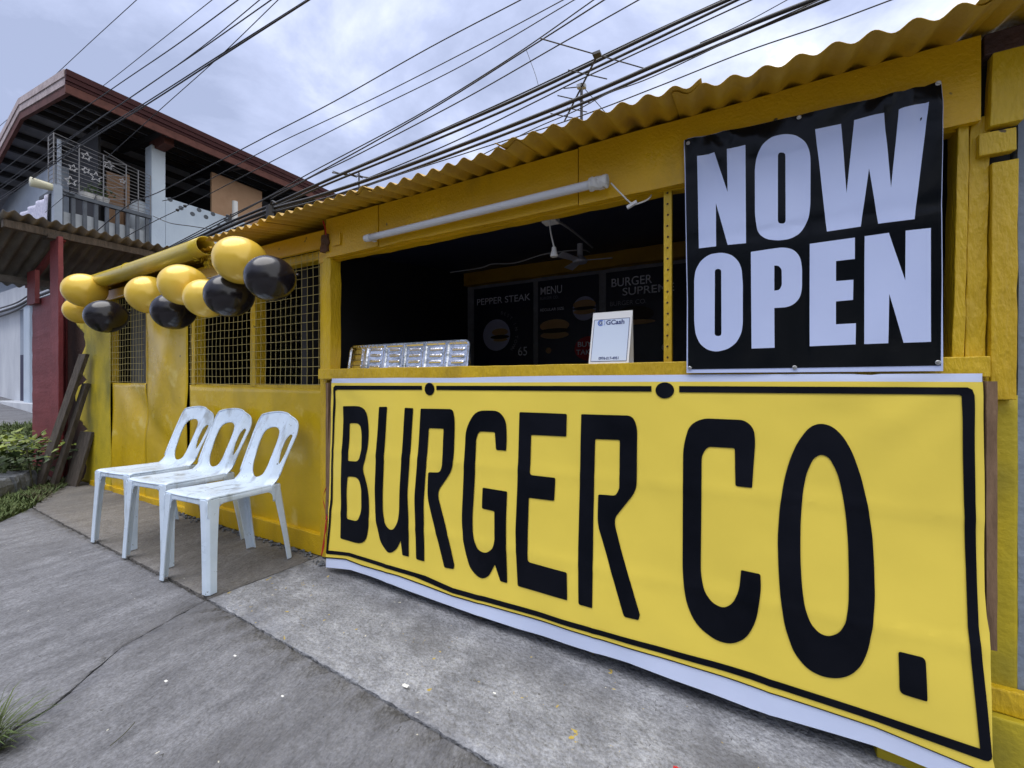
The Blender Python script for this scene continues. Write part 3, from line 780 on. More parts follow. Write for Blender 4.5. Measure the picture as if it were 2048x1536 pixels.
letter([(432, 243, 8), (413, 600, 60), (398, 900, 60), (398, 1090, 80), (440, 1290, 80), (508, 1368, 45), (560, 1335, 30), (592, 1268, 3), (604, 1378, 8), (654, 1390, 6), (655, 1100, 60), (650, 900, 60), (668, 600, 60), (688, 254, 8), (624, 250, 8), (605, 600, 60), (588, 900, 60), (582, 1060, 60), (565, 1145, 45), (523, 1195, 40), (478, 1150, 45), (457, 1060, 60), (460, 900, 60), (475, 600, 60), (492, 243, 8)], A, SA, 8)
letter([(744, 257, 8), (995, 260, 28), (1010, 340, 40), (1003, 600, 80), (990, 725, 60), (883, 880, 40), (880, 935, 40), (940, 1170, 50), (1003, 1455, 10), (996, 1485, 8), (925, 1474, 14), (797, 930, 60), (804, 743, 14), (890, 746, 20), (912, 690, 25), (924, 410, 10), (808, 406, 10), (785, 750, 40), (772, 950, 50), (774, 1425, 8), (711, 1408, 14), (703, 910, 50), (725, 600, 60)], A, SA, 8)
B, SB = (900, 780), 3.84
letter([(205, 155, 70), (385, 158, 50), (440, 235, 60), (443, 380, 30), (439, 464, 8), (362, 458, 12), (352, 322, 10), (235, 315, 25), (211, 370, 35), (200, 700, 80), (180, 960, 60), (182, 1120, 60), (220, 1222, 45), (275, 1254, 40), (335, 1215, 30), (349, 1160, 40), (352, 925, 10), (255, 905, 12), (262, 745, 8), (448, 775, 10), (440, 1100, 60), (444, 1478, 8), (392, 1465, 10), (350, 1338, 3), (300, 1430, 40), (248, 1446, 40), (165, 1375, 70), (115, 1200, 80), (98, 1000, 80), (112, 700, 80), (132, 300, 60)], B, SB, 8)
letter([(542, 168, 12), (905, 182, 14), (900, 356, 12), (632, 342, 10), (624, 648, 22), (818, 670, 12), (810, 845, 12), (615, 822, 10), (606, 1100, 50), (606, 1312, 24), (908, 1390, 14), (911, 1601, 10), (525, 1500, 14), (512, 1100, 50), (530, 600, 50)], B, SB, 8)
letter([(148, 93, 8), (490, 103, 42), (520, 180, 42), (516, 600, 60), (372, 780, 35), (372, 832, 40), (420, 1020, 40), (540, 1420, 8), (530, 1456, 10), (435, 1432, 16), (257, 820, 55), (262, 625, 12), (375, 635, 18), (400, 590, 22), (404, 265, 10), (242, 258, 10), (229, 800, 60), (226, 1374, 8), (133, 1352, 16), (128, 1000, 50), (138, 600, 50)], (1120, 800), 3.34, 8)
letter([(84, 220, 60), (120, 92, 60), (200, 49, 50), (460, 60, 50), (515, 110, 45), (524, 190, 50), (510, 380, 40), (504, 473, 8), (402, 462, 16), (398, 232, 12), (232, 222, 26), (197, 275, 40), (195, 600, 60), (190, 1000, 60), (213, 1110, 55), (262, 1182, 45), (332, 1212, 40), (385, 1182, 40), (425, 1100, 55), (437, 974, 8), (555, 998, 14), (558, 1100, 60), (530, 1285, 70), (470, 1392, 60), (380, 1432, 60), (285, 1410, 70), (165, 1320, 80), (100, 1180, 80), (79, 1000, 80), (81, 600, 80)], (1340, 820), 3.073, 8)
letter([(305, 65), (250, 85), (190, 160), (150, 250), (120, 360), (98, 500), (88, 650), (92, 800), (102, 950), (125, 1100), (170, 1230), (240, 1315), (320, 1355), (400, 1363), (460, 1345), (510, 1300), (545, 1225), (570, 1100), (583, 950), (580, 780), (572, 640), (550, 490), (515, 340), (470, 215), (420, 130), (365, 80)], (1520, 820), 2.56, 45,
       [[(310, 222), (270, 245), (235, 320), (215, 430), (205, 580), (204, 750), (212, 900), (228, 1010), (260, 1090), (305, 1135), (350, 1148), (400, 1130), (430, 1085), (448, 990), (450, 850), (447, 680), (437, 540), (415, 400), (390, 310), (350, 240)]])
letter([(698, 1218, 14), (835, 1250, 28), (845, 1472, 12), (705, 1432, 30)], (1520, 820), 2.56, 12, name='full_stop')
# printed border with the two dots of a number plate
def bpoly(pts, name, off=0.005): return sheet(name, [bpt(*p) for p in pts], (), M_vink, bz, bfn(off), 0.02)
bpoly([(846.5, 771.5), (675, 771), (672, 775), (665.6, 919), (663.5, 997), (661.7, 1015.6), (656.5, 1103), (658, 1106), (699.5, 1110.7), (751.5, 1127), (832, 1152), (907, 1184), (1237, 1276), (1500, 1354), (1748, 1437), (1962, 1511.5), (1970, 1513), (1977, 1509), (1978, 1503), (1964, 1365), (1952.5, 1248), (1950.5, 1136), (1942, 790), (1938, 779), (1928, 774.5), (1359, 772),
       (1359, 784.5), (1912, 789), (1917, 792), (1929, 1136), (1930.5, 1248), (1941, 1365), (1953.7, 1487.5), (1748, 1421), (1500, 1340), (1237, 1265), (908, 1174), (854, 1150), (754, 1120), (702, 1104), (660.5, 1099), (666, 1015.6), (667.7, 997), (669.5, 919), (676, 781), (680, 779.3), (846.5, 779.5)], 'printed_border')
bpoly([(876, 771.5), (1304, 772), (1304, 783), (876, 779.7)], 'printed_border')
for cx, cy, rx, ry in ((862, 778, 10, 12.5), (1330.5, 780.5, 18.5, 16)):
    bpoly([(cx + rx * math.cos(k * math.pi / 12), cy + ry * math.sin(k * math.pi / 12)) for k in range(24)], 'printed_dot')

# ================================================================== NOW OPEN SIGN
SY = 1.437
sg = thing('open_sign', 'black tarpaulin sign reading now open in huge white capitals right of the window', 'sign', (0.15, 1.44, 1.0))
def swave(x, z):
    cor = 0.0
    for cx, cz in ((-0.125, 1.80), (0.43, 1.80)):
        d = math.hypot(x - cx, z - cz)
        cor += 0.008 * math.exp(-d * 7) * math.sin(math.atan2(z - cz, x - cx) * 14)
    cor += 0.002 * math.exp(-((z - 1.42 - 0.015 * x) / 0.014) ** 2) + 0.002 * math.exp(-((z - 1.64 + 0.02 * x) / 0.012) ** 2) + 0.002 * math.exp(-((x - 0.16) / 0.014) ** 2)
    return 0.005 * noise.noise((x * 3, z * 3, 4)) + 0.0035 * noise.noise((x * 9, z * 4, 9)) + cor + 0.010 * math.exp(-((x - 0.445) / 0.03) ** 2) * (1.4 - z if z < 1.7 else 0)
def sfn(off): return lambda x, z: (x, SY + swave(x, z) - off, z)
def spt(p): q = atY(p[0], p[1], SY); return (q.x, q.z)
sheet('tarpaulin', [spt(p) for p in [(1368, 281), (1480, 256), (1598, 229.5), (1740, 198), (1884, 163.5), (1884.5, 300), (1884, 420), (1886, 560), (1887, 742), (1700, 743.5), (1500, 745), (1373, 746), (1374, 600), (1371, 430)]], (), M_gloss_w, sg, sfn(0), 0.02)
sheet('printed_black_ground', [spt(p) for p in [(1370, 281.5), (1480, 256.5), (1598, 230), (1740, 198.5), (1882.5, 164.3), (1883, 300), (1882, 420), (1883.5, 560), (1882, 731), (1700, 734), (1500, 737), (1376, 738.5), (1376, 600), (1372.5, 430)]], (), M_gloss_k, sg, sfn(0.0012), 0.02)
def sletter(pts, o, s, r=0, holes=()):
    def cv(lp): return [spt((o[0] + p.x / s, o[1] + p.y / s)) for p in rounded(lp, r)]
    return sheet('letter', cv(pts), [cv(h) for h in holes], M_gloss_w, sg, sfn(0.0022), 0.02)
F1 = (0, 0)
sletter([(1394.4, 313.8), (1428.8, 305.8), (1455.2, 384.4), (1453.8, 298.5), (1490.8, 290.8), (1492, 486.7), (1455.4, 490.4), (1431.9, 406.9), (1432.3, 493.3), (1398, 497.5)], F1, 1)
sletter([(740, 1440), (770, 1490), (830, 1530), (940, 1543), (1060, 1526), (1140, 1480), (1180, 1435), (1235, 1330), (1252, 1200), (1252, 760), (1240, 660), (1200, 585), (1115, 530), (1000, 518), (880, 548), (790, 622), (735, 735), (718, 850), (720, 1300)], (1360, 160), 4.8, 45, [[(940, 695, 34), (1012, 695, 34), (1014, 1378, 34), (939, 1378, 34)]])
sletter([(145, 475), (395, 418), (448, 1085), (520, 385), (805, 320), (870, 1040), (945, 285), (1230, 222), (1095, 1340), (748, 1382), (662, 850), (582, 1408), (258, 1455)], (1600, 160), 4.8)
sletter([(137, 480), (150, 385), (200, 298), (280, 238), (395, 218), (492, 238), (562, 300), (592, 375), (603, 520), (603, 900), (590, 992), (540, 1083), (460, 1143), (350, 1170), (260, 1150), (188, 1090), (150, 1000), (137, 880)], (1360, 460), 4.8, 40, [[(335, 375, 30), (396, 375, 30), (398, 1018, 30), (332, 1018, 30)]])
sletter([(680, 212), (900, 178, 60), (1000, 166, 60), (1092, 188, 45), (1152, 250, 50), (1173, 350, 60), (1173, 560, 60), (1155, 645, 50), (1100, 708, 40), (1030, 740, 50), (906, 748), (908, 1130), (687, 1138)], (1360, 460), 4.8, 0, [[(905, 342), (945, 342, 20), (976, 378, 20), (978, 530, 20), (955, 575, 20), (905, 582)]])
sletter([(88, 215), (495, 160), (495, 352), (325, 372), (325, 552), (482, 540), (478, 722), (325, 735), (325, 942), (503, 934), (500, 1124), (88, 1140)], (1600, 440), 4.5167)
sletter([(583, 148), (800, 118), (948, 548), (950, 100), (1178, 75), (1184, 1100), (932, 1110), (803, 668), (793, 1114), (577, 1122)], (1600, 440), 4.5167)
for p in ((1376.5, 287.5), (1598, 235), (1874, 170), (1379.5, 736), (1589, 735), (1876, 725)):
    q = atY(p[0], p[1], SY); y = SY + swave(q.x, q.z)
    ey = MB()
    n = 16
    vs = []; fs = []
    for k in range(n):
        for j in range(6):
            a = 2 * math.pi * k / n; b = 2 * math.pi * j / 6; r = 0.0044 + 0.0018 * math.cos(b)
            vs.append((q.x + r * math.cos(a), y - 0.003 + 0.0018 * math.sin(b), q.z + r * math.sin(a)))
    for k in range(n):
        for j in range(6): fs.append((k * 6 + j, k * 6 + (j + 1) % 6, ((k + 1) % n) * 6 + (j + 1) % 6, ((k + 1) % n) * 6 + j))
    ey.add(vs, fs); eo = ey.build('eyelet', M_steel, sg, True)
    MB().tube([(q.x, y - 0.002, q.z), (q.x, y - 0.006, q.z)], 0.0028, 8).build('nail', M_steel, eo)

# ================================================================== THINGS ON AND IN THE STALL
# tube lamp on the fascia
tl = thing('tube_light', 'long unlit white tube lamp fixed across the yellow fascia above the window', 'lamp', (-0.98, 1.43, 1.665))
ta, tb = Vector((-1.555, D - 0.036, 1.661)), Vector((-0.405, D - 0.036, 1.669))
MB().tube([ta.lerp(tb, k / 12) for k in range(13)], 0.0155, 20).build('tube', M_tube, tl, True)
MB().tube([ta + Vector((-0.03, 0, 0)), ta + Vector((-0.022, 0, 0)), ta + Vector((0.012, 0, 0))], [0.008, 0.016, 0.0175], 16).build('end_cap', M_tube, tl, True)
MB().box(ta + Vector((0.0, 0.012, -0.012)), ta + Vector((0.02, 0.037, 0.012))).build('clip', M_wcord, tl, bevel=0.002)
MB().box(tb + Vector((-0.03, 0.012, -0.012)), tb + Vector((-0.01, 0.037, 0.012))).build('clip', M_wcord, tl, bevel=0.002)
tp = MB()
tp.grid(lambda a, b: tb + Vector((-0.055 + 0.065 * a, (0.019 + 0.004 * noise.noise((a * 6, b * 9, 1))) * math.cos(b * 6.283), (0.022 + 0.007 * noise.noise((a * 7, b * 8, 3))) * math.sin(b * 6.283))), 10, 18)
tp.build('tape_wrap', M_tape, tl)
lw = MB().tube(spline([atY(1222, 366, D - 0.03), atY(1240, 385, D - 0.028), atY(1264, 407, D - 0.02), atY(1285, 404, D - 0.01), atY(1300, 395, D + 0.02), atY(1303, 384, D + 0.04)]), 0.0028, 6)
lwo = lw.build('lamp_wire', M_wcord, tl, True)
pq = atY(1267, 409, D - 0.02)
MB().hexa([pq + Vector(v) for v in ((-.02, -.006, -.012), (.012, -.006, .002), (.012, .006, .002), (-.02, .006, -.012), (-.024, -.006, -.002), (.01, -.006, .012), (.01, .006, .012), (-.024, .006, -.002))]).build('connector', M_wcord, tl, bevel=0.001)

# hanging socket on a white cord
so = thing('hanging_socket', 'white electric socket dangling on its cord from a ceiling box inside the window', 'socket', atY(1097, 440, 1.66))
MB().box(atY(1083, 446, 1.66), atY(1111, 425, 1.66) + Vector((0, 0.05, 0))).build('ceiling_box', M_wcord, so, bevel=0.003)
MB().tube(spline([atY(1106, 424, 1.63), atY(1100, 440, 1.62), atY(1101, 462, 1.62), atY(1106, 485, 1.62), atY(1108, 495, 1.62)]), 0.0034, 8).build('cord', M_wcord, so, True)
q = atY(1108, 504, 1.62)
MB().tube([q + Vector((0, 0, .02)), q + Vector((0, 0, .012)), q + Vector((0, 0, .008)), q + Vector((0, 0, -.016)), q + Vector((0, 0, -.02))], [0.009, 0.010, 0.010, 0.0165, 0.015], 12).build('plug_head', M_wcord, so)
tag(MB().tube(spline([atY(1112, 440, 1.72), atY(1140, 458, 2.0), atY(1165, 478, 2.3), atY(1185, 495, 2.5)]), 0.006, 8).build('grey_cord', M_gcord, None, True), 'thick grey cord running from the ceiling box back into the dark stall', 'cord')
tag(MB().tube(spline([atY(900, 545, 2.5), atY(960, 536, 2.5), atY(985, 528, 2.5), atY(1030, 526, 2.5), atY(1090, 508, 2.5), atY(1160, 500, 2.5), atY(1180, 505, 2.6)]), 0.004, 6).build('ceiling_wire', M_gcord, None, True), 'thin wire sagging along the dark ceiling above the menu posters', 'wire')
# ceiling fan deep inside
fan = thing('ceiling_fan', 'small grey ceiling fan in the dark inside the stall above the posters', 'fan', atY(1160, 520, 2.4))
fc = atY(1160, 522, 2.4)
MB().tube([atY(1160, 488, 2.4), atY(1160, 515, 2.4)], 0.018, 12).build('downrod', M_fan, fan)
MB().tube([fc + Vector((0, 0, .03)), fc + Vector((0, 0, .0)), fc + Vector((0, 0, -.012))], [0.02, 0.045, 0.04], 16).build('motor', M_fan, fan)
for a in (R(12), R(132), R(252)):
    d = Vector((math.cos(a), math.sin(a), 0)); w = Vector((-math.sin(a), math.cos(a), 0.25))
    MB().hexa([fc + d * .04 - w * .018, fc + d * .19 - w * .028, fc + d * .19 + w * .028, fc + d * .04 + w * .018,
               fc + d * .04 - w * .018 + Vector((0, 0, .005)), fc + d * .19 - w * .028 + Vector((0, 0, .005)), fc + d * .19 + w * .028 + Vector((0, 0, .005)), fc + d * .04 + w * .018 + Vector((0, 0, .005))]).build('fan_blade', M_fan, fan)

# menu posters on the back wall
PY = 3.285
def poster(px0, px1, py0, label):
    a, b = atY(px0, py0, PY), atY(px1, py0, PY)
    p = thing('menu_poster', label, 'poster', ((a.x + b.x) / 2, PY, 1.1), 'menu posters on the back wall')
    zt = 1.84
    MB().box((a.x, PY, 0.92), (b.x, PY + 0.006, zt)).build('poster_board', M_poster, p)
    return p, a.x, b.x, zt
def pt(p, body, x, z, size, m, width=None, bold=0.0):
    text('lettering', body, size, m, p, lambda X, Z: (x + X, PY - 0.003, z + Z), 1.0, bold, 0, width)
def pdisc(p, x, z, rx, rz, m, name, off=0.002):
    MB().disc((x, PY - off, z), rx, rz, n=28).build(name, m, p)
p1, a, b, zt = poster(948, 1066, 575, 'navy menu poster headed pepper steak with a round picture and price 65')
w = b - a
pt(p1, 'PEPPER STEAK', a + .03, zt - .155, .085, M_ptext, w - .06, 0.0006)
pdisc(p1, a + w * .40, 1.395, .145, .145, M_pcirc, 'printed_circle')
pdisc(p1, a + w * .46, 1.42, .085, .034, M_pbun, 'printed_bun', .003)
pdisc(p1, a + w * .46, 1.375, .10, .018, M_ppat, 'printed_patty', .0036)
pdisc(p1, a + w * .47, 1.35, .075, .016, M_pbun, 'printed_bun', .003)
pt(p1, '65', b - .15, 1.20, .11, M_ptext, .09, 0.0006)
for i, ch in enumerate('BEST IN TOWN'):
    an = R(80 - i * 10.5); cx, cz = a + w * .42 + .185 * math.cos(an), 1.395 + .19 * math.sin(an)
    ca, sa = math.cos(an - R(90)), math.sin(an - R(90))
    if ch != ' ':
        text('lettering', ch, .042, M_pdim, p1, lambda X, Z: (cx + X * ca - Z * sa, PY - .003, cz + X * sa + Z * ca))
p2, a, b, zt = poster(1076, 1197, 558, 'middle menu poster headed menu with burger pictures and a red badge')
w = b - a
pt(p2, 'MENU', a + .02, zt - .12, .095, M_ptext, .20, 0.0006)
pt(p2, 'BURGER CO.', a + .02, zt - .165, .035, M_pdim, .17)
pt(p2, 'REGULAR SIZE', a + .02, zt - .265, .035, M_ptext, .22)
for cx, cz, s in ((a + .155, 1.40, 1.0), (a + .42, 1.57, .72)):
    if s < 1: pdisc(p2, cx, cz, .10, .10, M_pcirc, 'printed_circle')
    pdisc(p2, cx, cz + .045 * s, .135 * s, .055 * s, M_pbun, 'printed_bun', .003)
    pdisc(p2, cx, cz + .002, .145 * s, .02 * s, M_ppat, 'printed_patty', .0038)
    pdisc(p2, cx, cz - .035 * s, .13 * s, .032 * s, M_pbun, 'printed_bun', .003)
pdisc(p2, a + .46, 1.24, .125, .10, M_pred, 'printed_badge')
pt(p2, 'BUY', a + .36, 1.255, .06, M_ptext, .12, 0.0006)
pt(p2, 'TAKE', a + .35, 1.19, .06, M_ptext, .15, 0.0006)
pdisc(p2, a + .10, 1.235, .026, .026, M_pbun, 'printed_coin')
p3, a, b, zt = poster(1212, 1372, 536, 'right menu poster headed burger supreme partly behind the iron post')
w = b - a
pt(p3, 'BURGER', a + .04, zt - .12, .095, M_ptext, .31, 0.0006)
pt(p3, 'SUPREME', a + .13, zt - .195, .085, M_ptext, .38, 0.0006)
pt(p3, 'BURGER CO.', a + .03, zt - .27, .05, M_pdim, .28)
pdisc(p3, a + .22, 1.49, .15, .065, M_ppat, 'printed_bun')
pdisc(p3, a + .22, 1.43, .16, .02, M_pbun, 'printed_patty', .003)
pt(p3, '6', a + .42, 1.20, .11, M_ptext, .06, 0.0006)

# foil trays standing on the sill
ft = thing('foil_tray', 'long shiny aluminium foil tray stood on edge on the counter sill', 'foil tray', (-1.46, 1.56, 1.038))
TX0, TX1, TZ0, TZ1 = -1.868, -1.075, 1.038, 1.164
def tray(a, b):
    x = TX0 + (TX1 - TX0) * a; z = TZ0 + (TZ1 - TZ0) * b
    c = 0.0
    col = a * 6; f = col - math.floor(col)
    ci = int(col)
    def sstep(v, a_, b_): v = min(1, max(0, (v - a_) / (b_ - a_))); return v * v * (3 - 2 * v)
    pan = sstep(f, .04, .12) * (1 - sstep(f, .88, .96)) * (1 - sstep(b, .86, .95))
    c -= 0.007 * pan
    if pan > .5 and 0.2 < f < 0.8:
        ph = (b * 4.2 + 0.13 * ci) % 1.0
        c += 0.0035 * math.exp(-((ph - .5) / .13) ** 2) * sstep(f, .2, .27) * (1 - sstep(f, .73, .8))
    c += 0.0008 * noise.noise((x * 26, z * 18, 1)) + 0.005 * noise.noise((x * 7, z * 6, 2)) + 0.003 * noise.noise((x * 90, z * 8, 5)) * (1 - pan)
    cr_ = 0.03
    for cx, sx in ((TX0 + cr_, -1), (TX1 - cr_, 1)):
        if (x - cx) * sx > 0 and z > TZ1 - cr_:
            d = Vector((x - cx, z - (TZ1 - cr_))); m = max(abs(d.x), abs(d.y))
            if d.length > 1e-6: d = d * (m / d.length); x = cx + d.x; z = TZ1 - cr_ + d.y
    return Vector((x, 1.575 - 0.02 * (1 - b) - c, z))
MB().grid(tray, 420, 64).build('tray_bottom', M_foil, ft, True)
rimb = MB()
rc = [Vector((TX0 + .03 - .03 * math.cos(k * math.pi / 12), 1.577, TZ1 - .03 + .03 * math.sin(k * math.pi / 12))) for k in range(7)]
rd_ = [Vector((TX1 - .03 + .03 * math.sin(k * math.pi / 12), 1.577, TZ1 - .03 + .03 * math.cos(k * math.pi / 12))) for k in range(7)]
rpath = [Vector((TX0, 1.577, TZ0))] + rc + rd_ + [Vector((TX1, 1.577, TZ0))]
for k in range(len(rpath) - 1):
    rimb.bar(rpath[k], rpath[k + 1], 0.005, 0.005)
rimb.build('rolled_rim', M_foil, ft)
MB().box((TX0 + .05, 1.60, TZ0), (TX1 - .07, 1.62, TZ1 - .05)).build('tray_side', M_foil, ft)

# folded payment card on the sill
cd = thing('payment_card', 'white folded tent card with blue payment heading standing on the counter sill', 'card', (-0.45, 1.50, 1.038))
cyf, cyb = 1.478, 1.56
c00 = atY(1177, 722, cyf); c10 = atY(1257, 720, cyf); z_t = atY(1177, 627, 1.515).z
cx0, cx1 = c00.x, c10.x
CZ0 = 1.0385
def cfn(off=0.0):
    def f(X, Z):   # X across 0..1 (metres), Z up
        t = Z / (z_t - CZ0)
        return (cx0 + X + 0.006 * t, cyf + (1.517 - cyf) * t - off, CZ0 + Z)
    return f
cw, chh = cx1 - cx0, z_t - CZ0
sheet('front_flap', [(0, 0), (cw, 0), (cw, chh), (0, chh)], (), M_card, cd, cfn(), 0.05, False, 0.0008)
MB().add([(cx0, cyb, CZ0), (cx1, cyb, CZ0), (cx1 + 0.006, 1.5175, z_t), (cx0 + 0.006, 1.5175, z_t)], [(0, 1, 2, 3)]).build('back_flap', M_card, cd, solid=0.0008)
MB().box((cx0, cyf + .002, CZ0 - .0004), (cx1, cyb, CZ0 + .0006)).build('base_flap', M_card, cd)
m0 = 0.05
sheet('printed_panel', [(cw * .05, chh * .04), (cw * .95, chh * .04), (cw * .95, chh * .86), (cw * .05, chh * .86)], (), M_cblue, cd, cfn(0.001))
def frame(x0, z0, x1, z1, t): return ([(x0, z0), (x1, z0), (x1, z1), (x0, z1)], [[(x0 + t, z0 + t), (x1 - t, z0 + t), (x1 - t, z1 - t), (x0 + t, z1 - t)]])
fo, fh = frame(cw * .05, chh * .04, cw * .95, chh * .86, 0.0016)
sheet('printed_border', fo, fh, M_cnavy, cd, cfn(0.0016))
text('lettering', 'GCash', .0235, M_cnavy, cd, lambda X, Z: cfn(0.0018)(cw * .36 + X, chh * .75 + Z), 1.0, 0.0006, 0, cw * .46)
text('lettering', '0976-017-4951', .014, M_cnavy, cd, lambda X, Z: cfn(0.0018)(cw * .25 + X, chh * .075 + Z), 1.0, 0.0003, 0, cw * .5)
lx, lz = cw * .225, chh * .79
def arc(r0, r1, a0, a1, n=18):
    return [(lx + r1 * math.cos(R(a0 + (a1 - a0) * k / n)), lz + r1 * math.sin(R(a0 + (a1 - a0) * k / n))) for k in range(n + 1)] + [(lx + r0 * math.cos(R(a1 - (a1 - a0) * k / n)), lz + r0 * math.sin(R(a1 - (a1 - a0) * k / n))) for k in range(n + 1)]
sheet('printed_emblem', arc(.0085, .0115, 40, 320), (), M_cbl2, cd, cfn(0.0018))
sheet('printed_emblem', arc(.0042, .0068, 30, 345) , (), M_cnavy, cd, cfn(0.0018))
sheet('printed_emblem', [(lx, lz - .0014), (lx + .0066, lz - .0014), (lx + .0066, lz + .0012), (lx, lz + .0012)], (), M_cnavy, cd, cfn(0.0019))
sheet('printed_emblem', arc(.0150, .0165, -35, 35, 8), (), M_cbl2, cd, cfn(0.0018))

# balloons
BALL = [  # px, py, height in photo pixels, depth, colour, label
    (168, 581, 66, 1.34, 'g', 'gold balloon at the far left end above the gutter pipe end'),
    (161, 621, 52, 1.40, 'g', 'gold balloon mostly hidden below the leftmost gold one'),
    (211, 633, 65, 1.30, 'k', 'black balloon in front of the small mesh window'),
    (298, 590, 74, 1.37, 'g', 'gold balloon left of the cluster, above the plain yellow sheet'),
    (346, 623, 72, 1.30, 'k', 'black balloon hanging lowest in the middle of the garland'),
    (365, 570, 80, 1.24, 'g', 'gold balloon just below the middle of the gutter pipe'),
    (412, 597, 76, 1.26, 'g', 'orange tinted gold balloon squeezed beside the black balloon over the mesh'),
    (457, 592, 84, 1.20, 'k', 'black balloon between two gold ones over the mesh window'),
    (479, 521, 93, 1.19, 'g', 'biggest gold balloon, topmost, at the gutter pipe mouth'),
    (539, 557, 90, 1.13, 'k', 'rightmost black balloon in front of the mesh window'),
]
for px, py, hh, Y, c, lab in BALL:
    ctr = atY(px, py, Y); d = ray(px, py); t = Y / d[1]
    r = hh / 2 * t / FPX
    b = thing('balloon', lab, 'balloon', ctr, 'gold and black balloons strung along the stall')
    mb = MB(); n, m = 28, 20
    tail = Vector((0.25, 0.75, 0.25 + 0.2 * noise.noise((px, py, 1)))).normalized()
    qx = tail.to_track_quat('Z', 'Y')
    vs = []; fs = []
    for j in range(m + 1):
        th = math.pi * j / m
        for i in range(n):
            ph = 2 * math.pi * i / n
            z = math.cos(th); rad = math.sin(th) * (1 - 0.06 * max(0, z) ** 1.5)
            v = Vector((rad * math.cos(ph), rad * math.sin(ph), z * (1.10 if z > 0 else 1.0)))
            vs.append(ctr + qx @ (v * r))
    for j in range(m):
        for i in range(n): fs.append((j * n + i, (j + 1) * n + i, (j + 1) * n + (i + 1) % n, j * n + (i + 1) % n))
    mb.add(vs, fs)
    mm = M_gold if c == 'g' else M_blackb
    mb.build('balloon_skin', mm, b, True)
    kp = ctr + qx @ Vector((0, 0, 1.09 * r))
    MB().tube([kp - tail * .004, kp + tail * 0.01, kp + tail * 0.018], [0.008, 0.004, 0.009], 8).build('knot', mm, b, True)
tag(MB().tube(spline([atY(150, 600, 1.48), atY(215, 600, 1.47), atY(300, 570, 1.46), atY(400, 560, 1.44), atY(470, 540, 1.42), atY(560, 530, 1.46)]), 0.002, 5).build('balloon_string', M_wcord), 'string tying the gold and black balloons along the eave', 'string')
# tuft of torn yellow foil by the pipe
tf = MB()
cc = atY(412, 518, 1.44)
for k in range(60):
    o = Vector((random.gauss(0, .045), random.gauss(0, .012), random.gauss(0, .018)))
    d = Vector((random.gauss(0, 1), random.gauss(0, .5), random.gauss(0, 1))).normalized() * 0.035
    s = Vector((random.gauss(0, 1), random.gauss(0, 1), random.gauss(0, 1))).normalized() * 0.008
    tf.add([cc + o, cc + o + d + s, cc + o + d * 1.2, cc + o + d - s], [(0, 1, 2, 3)])
tag(tf.build('foil_tassel', M_pipe), 'ragged yellow foil tuft under the mouth of the gutter pipe', 'tassel')

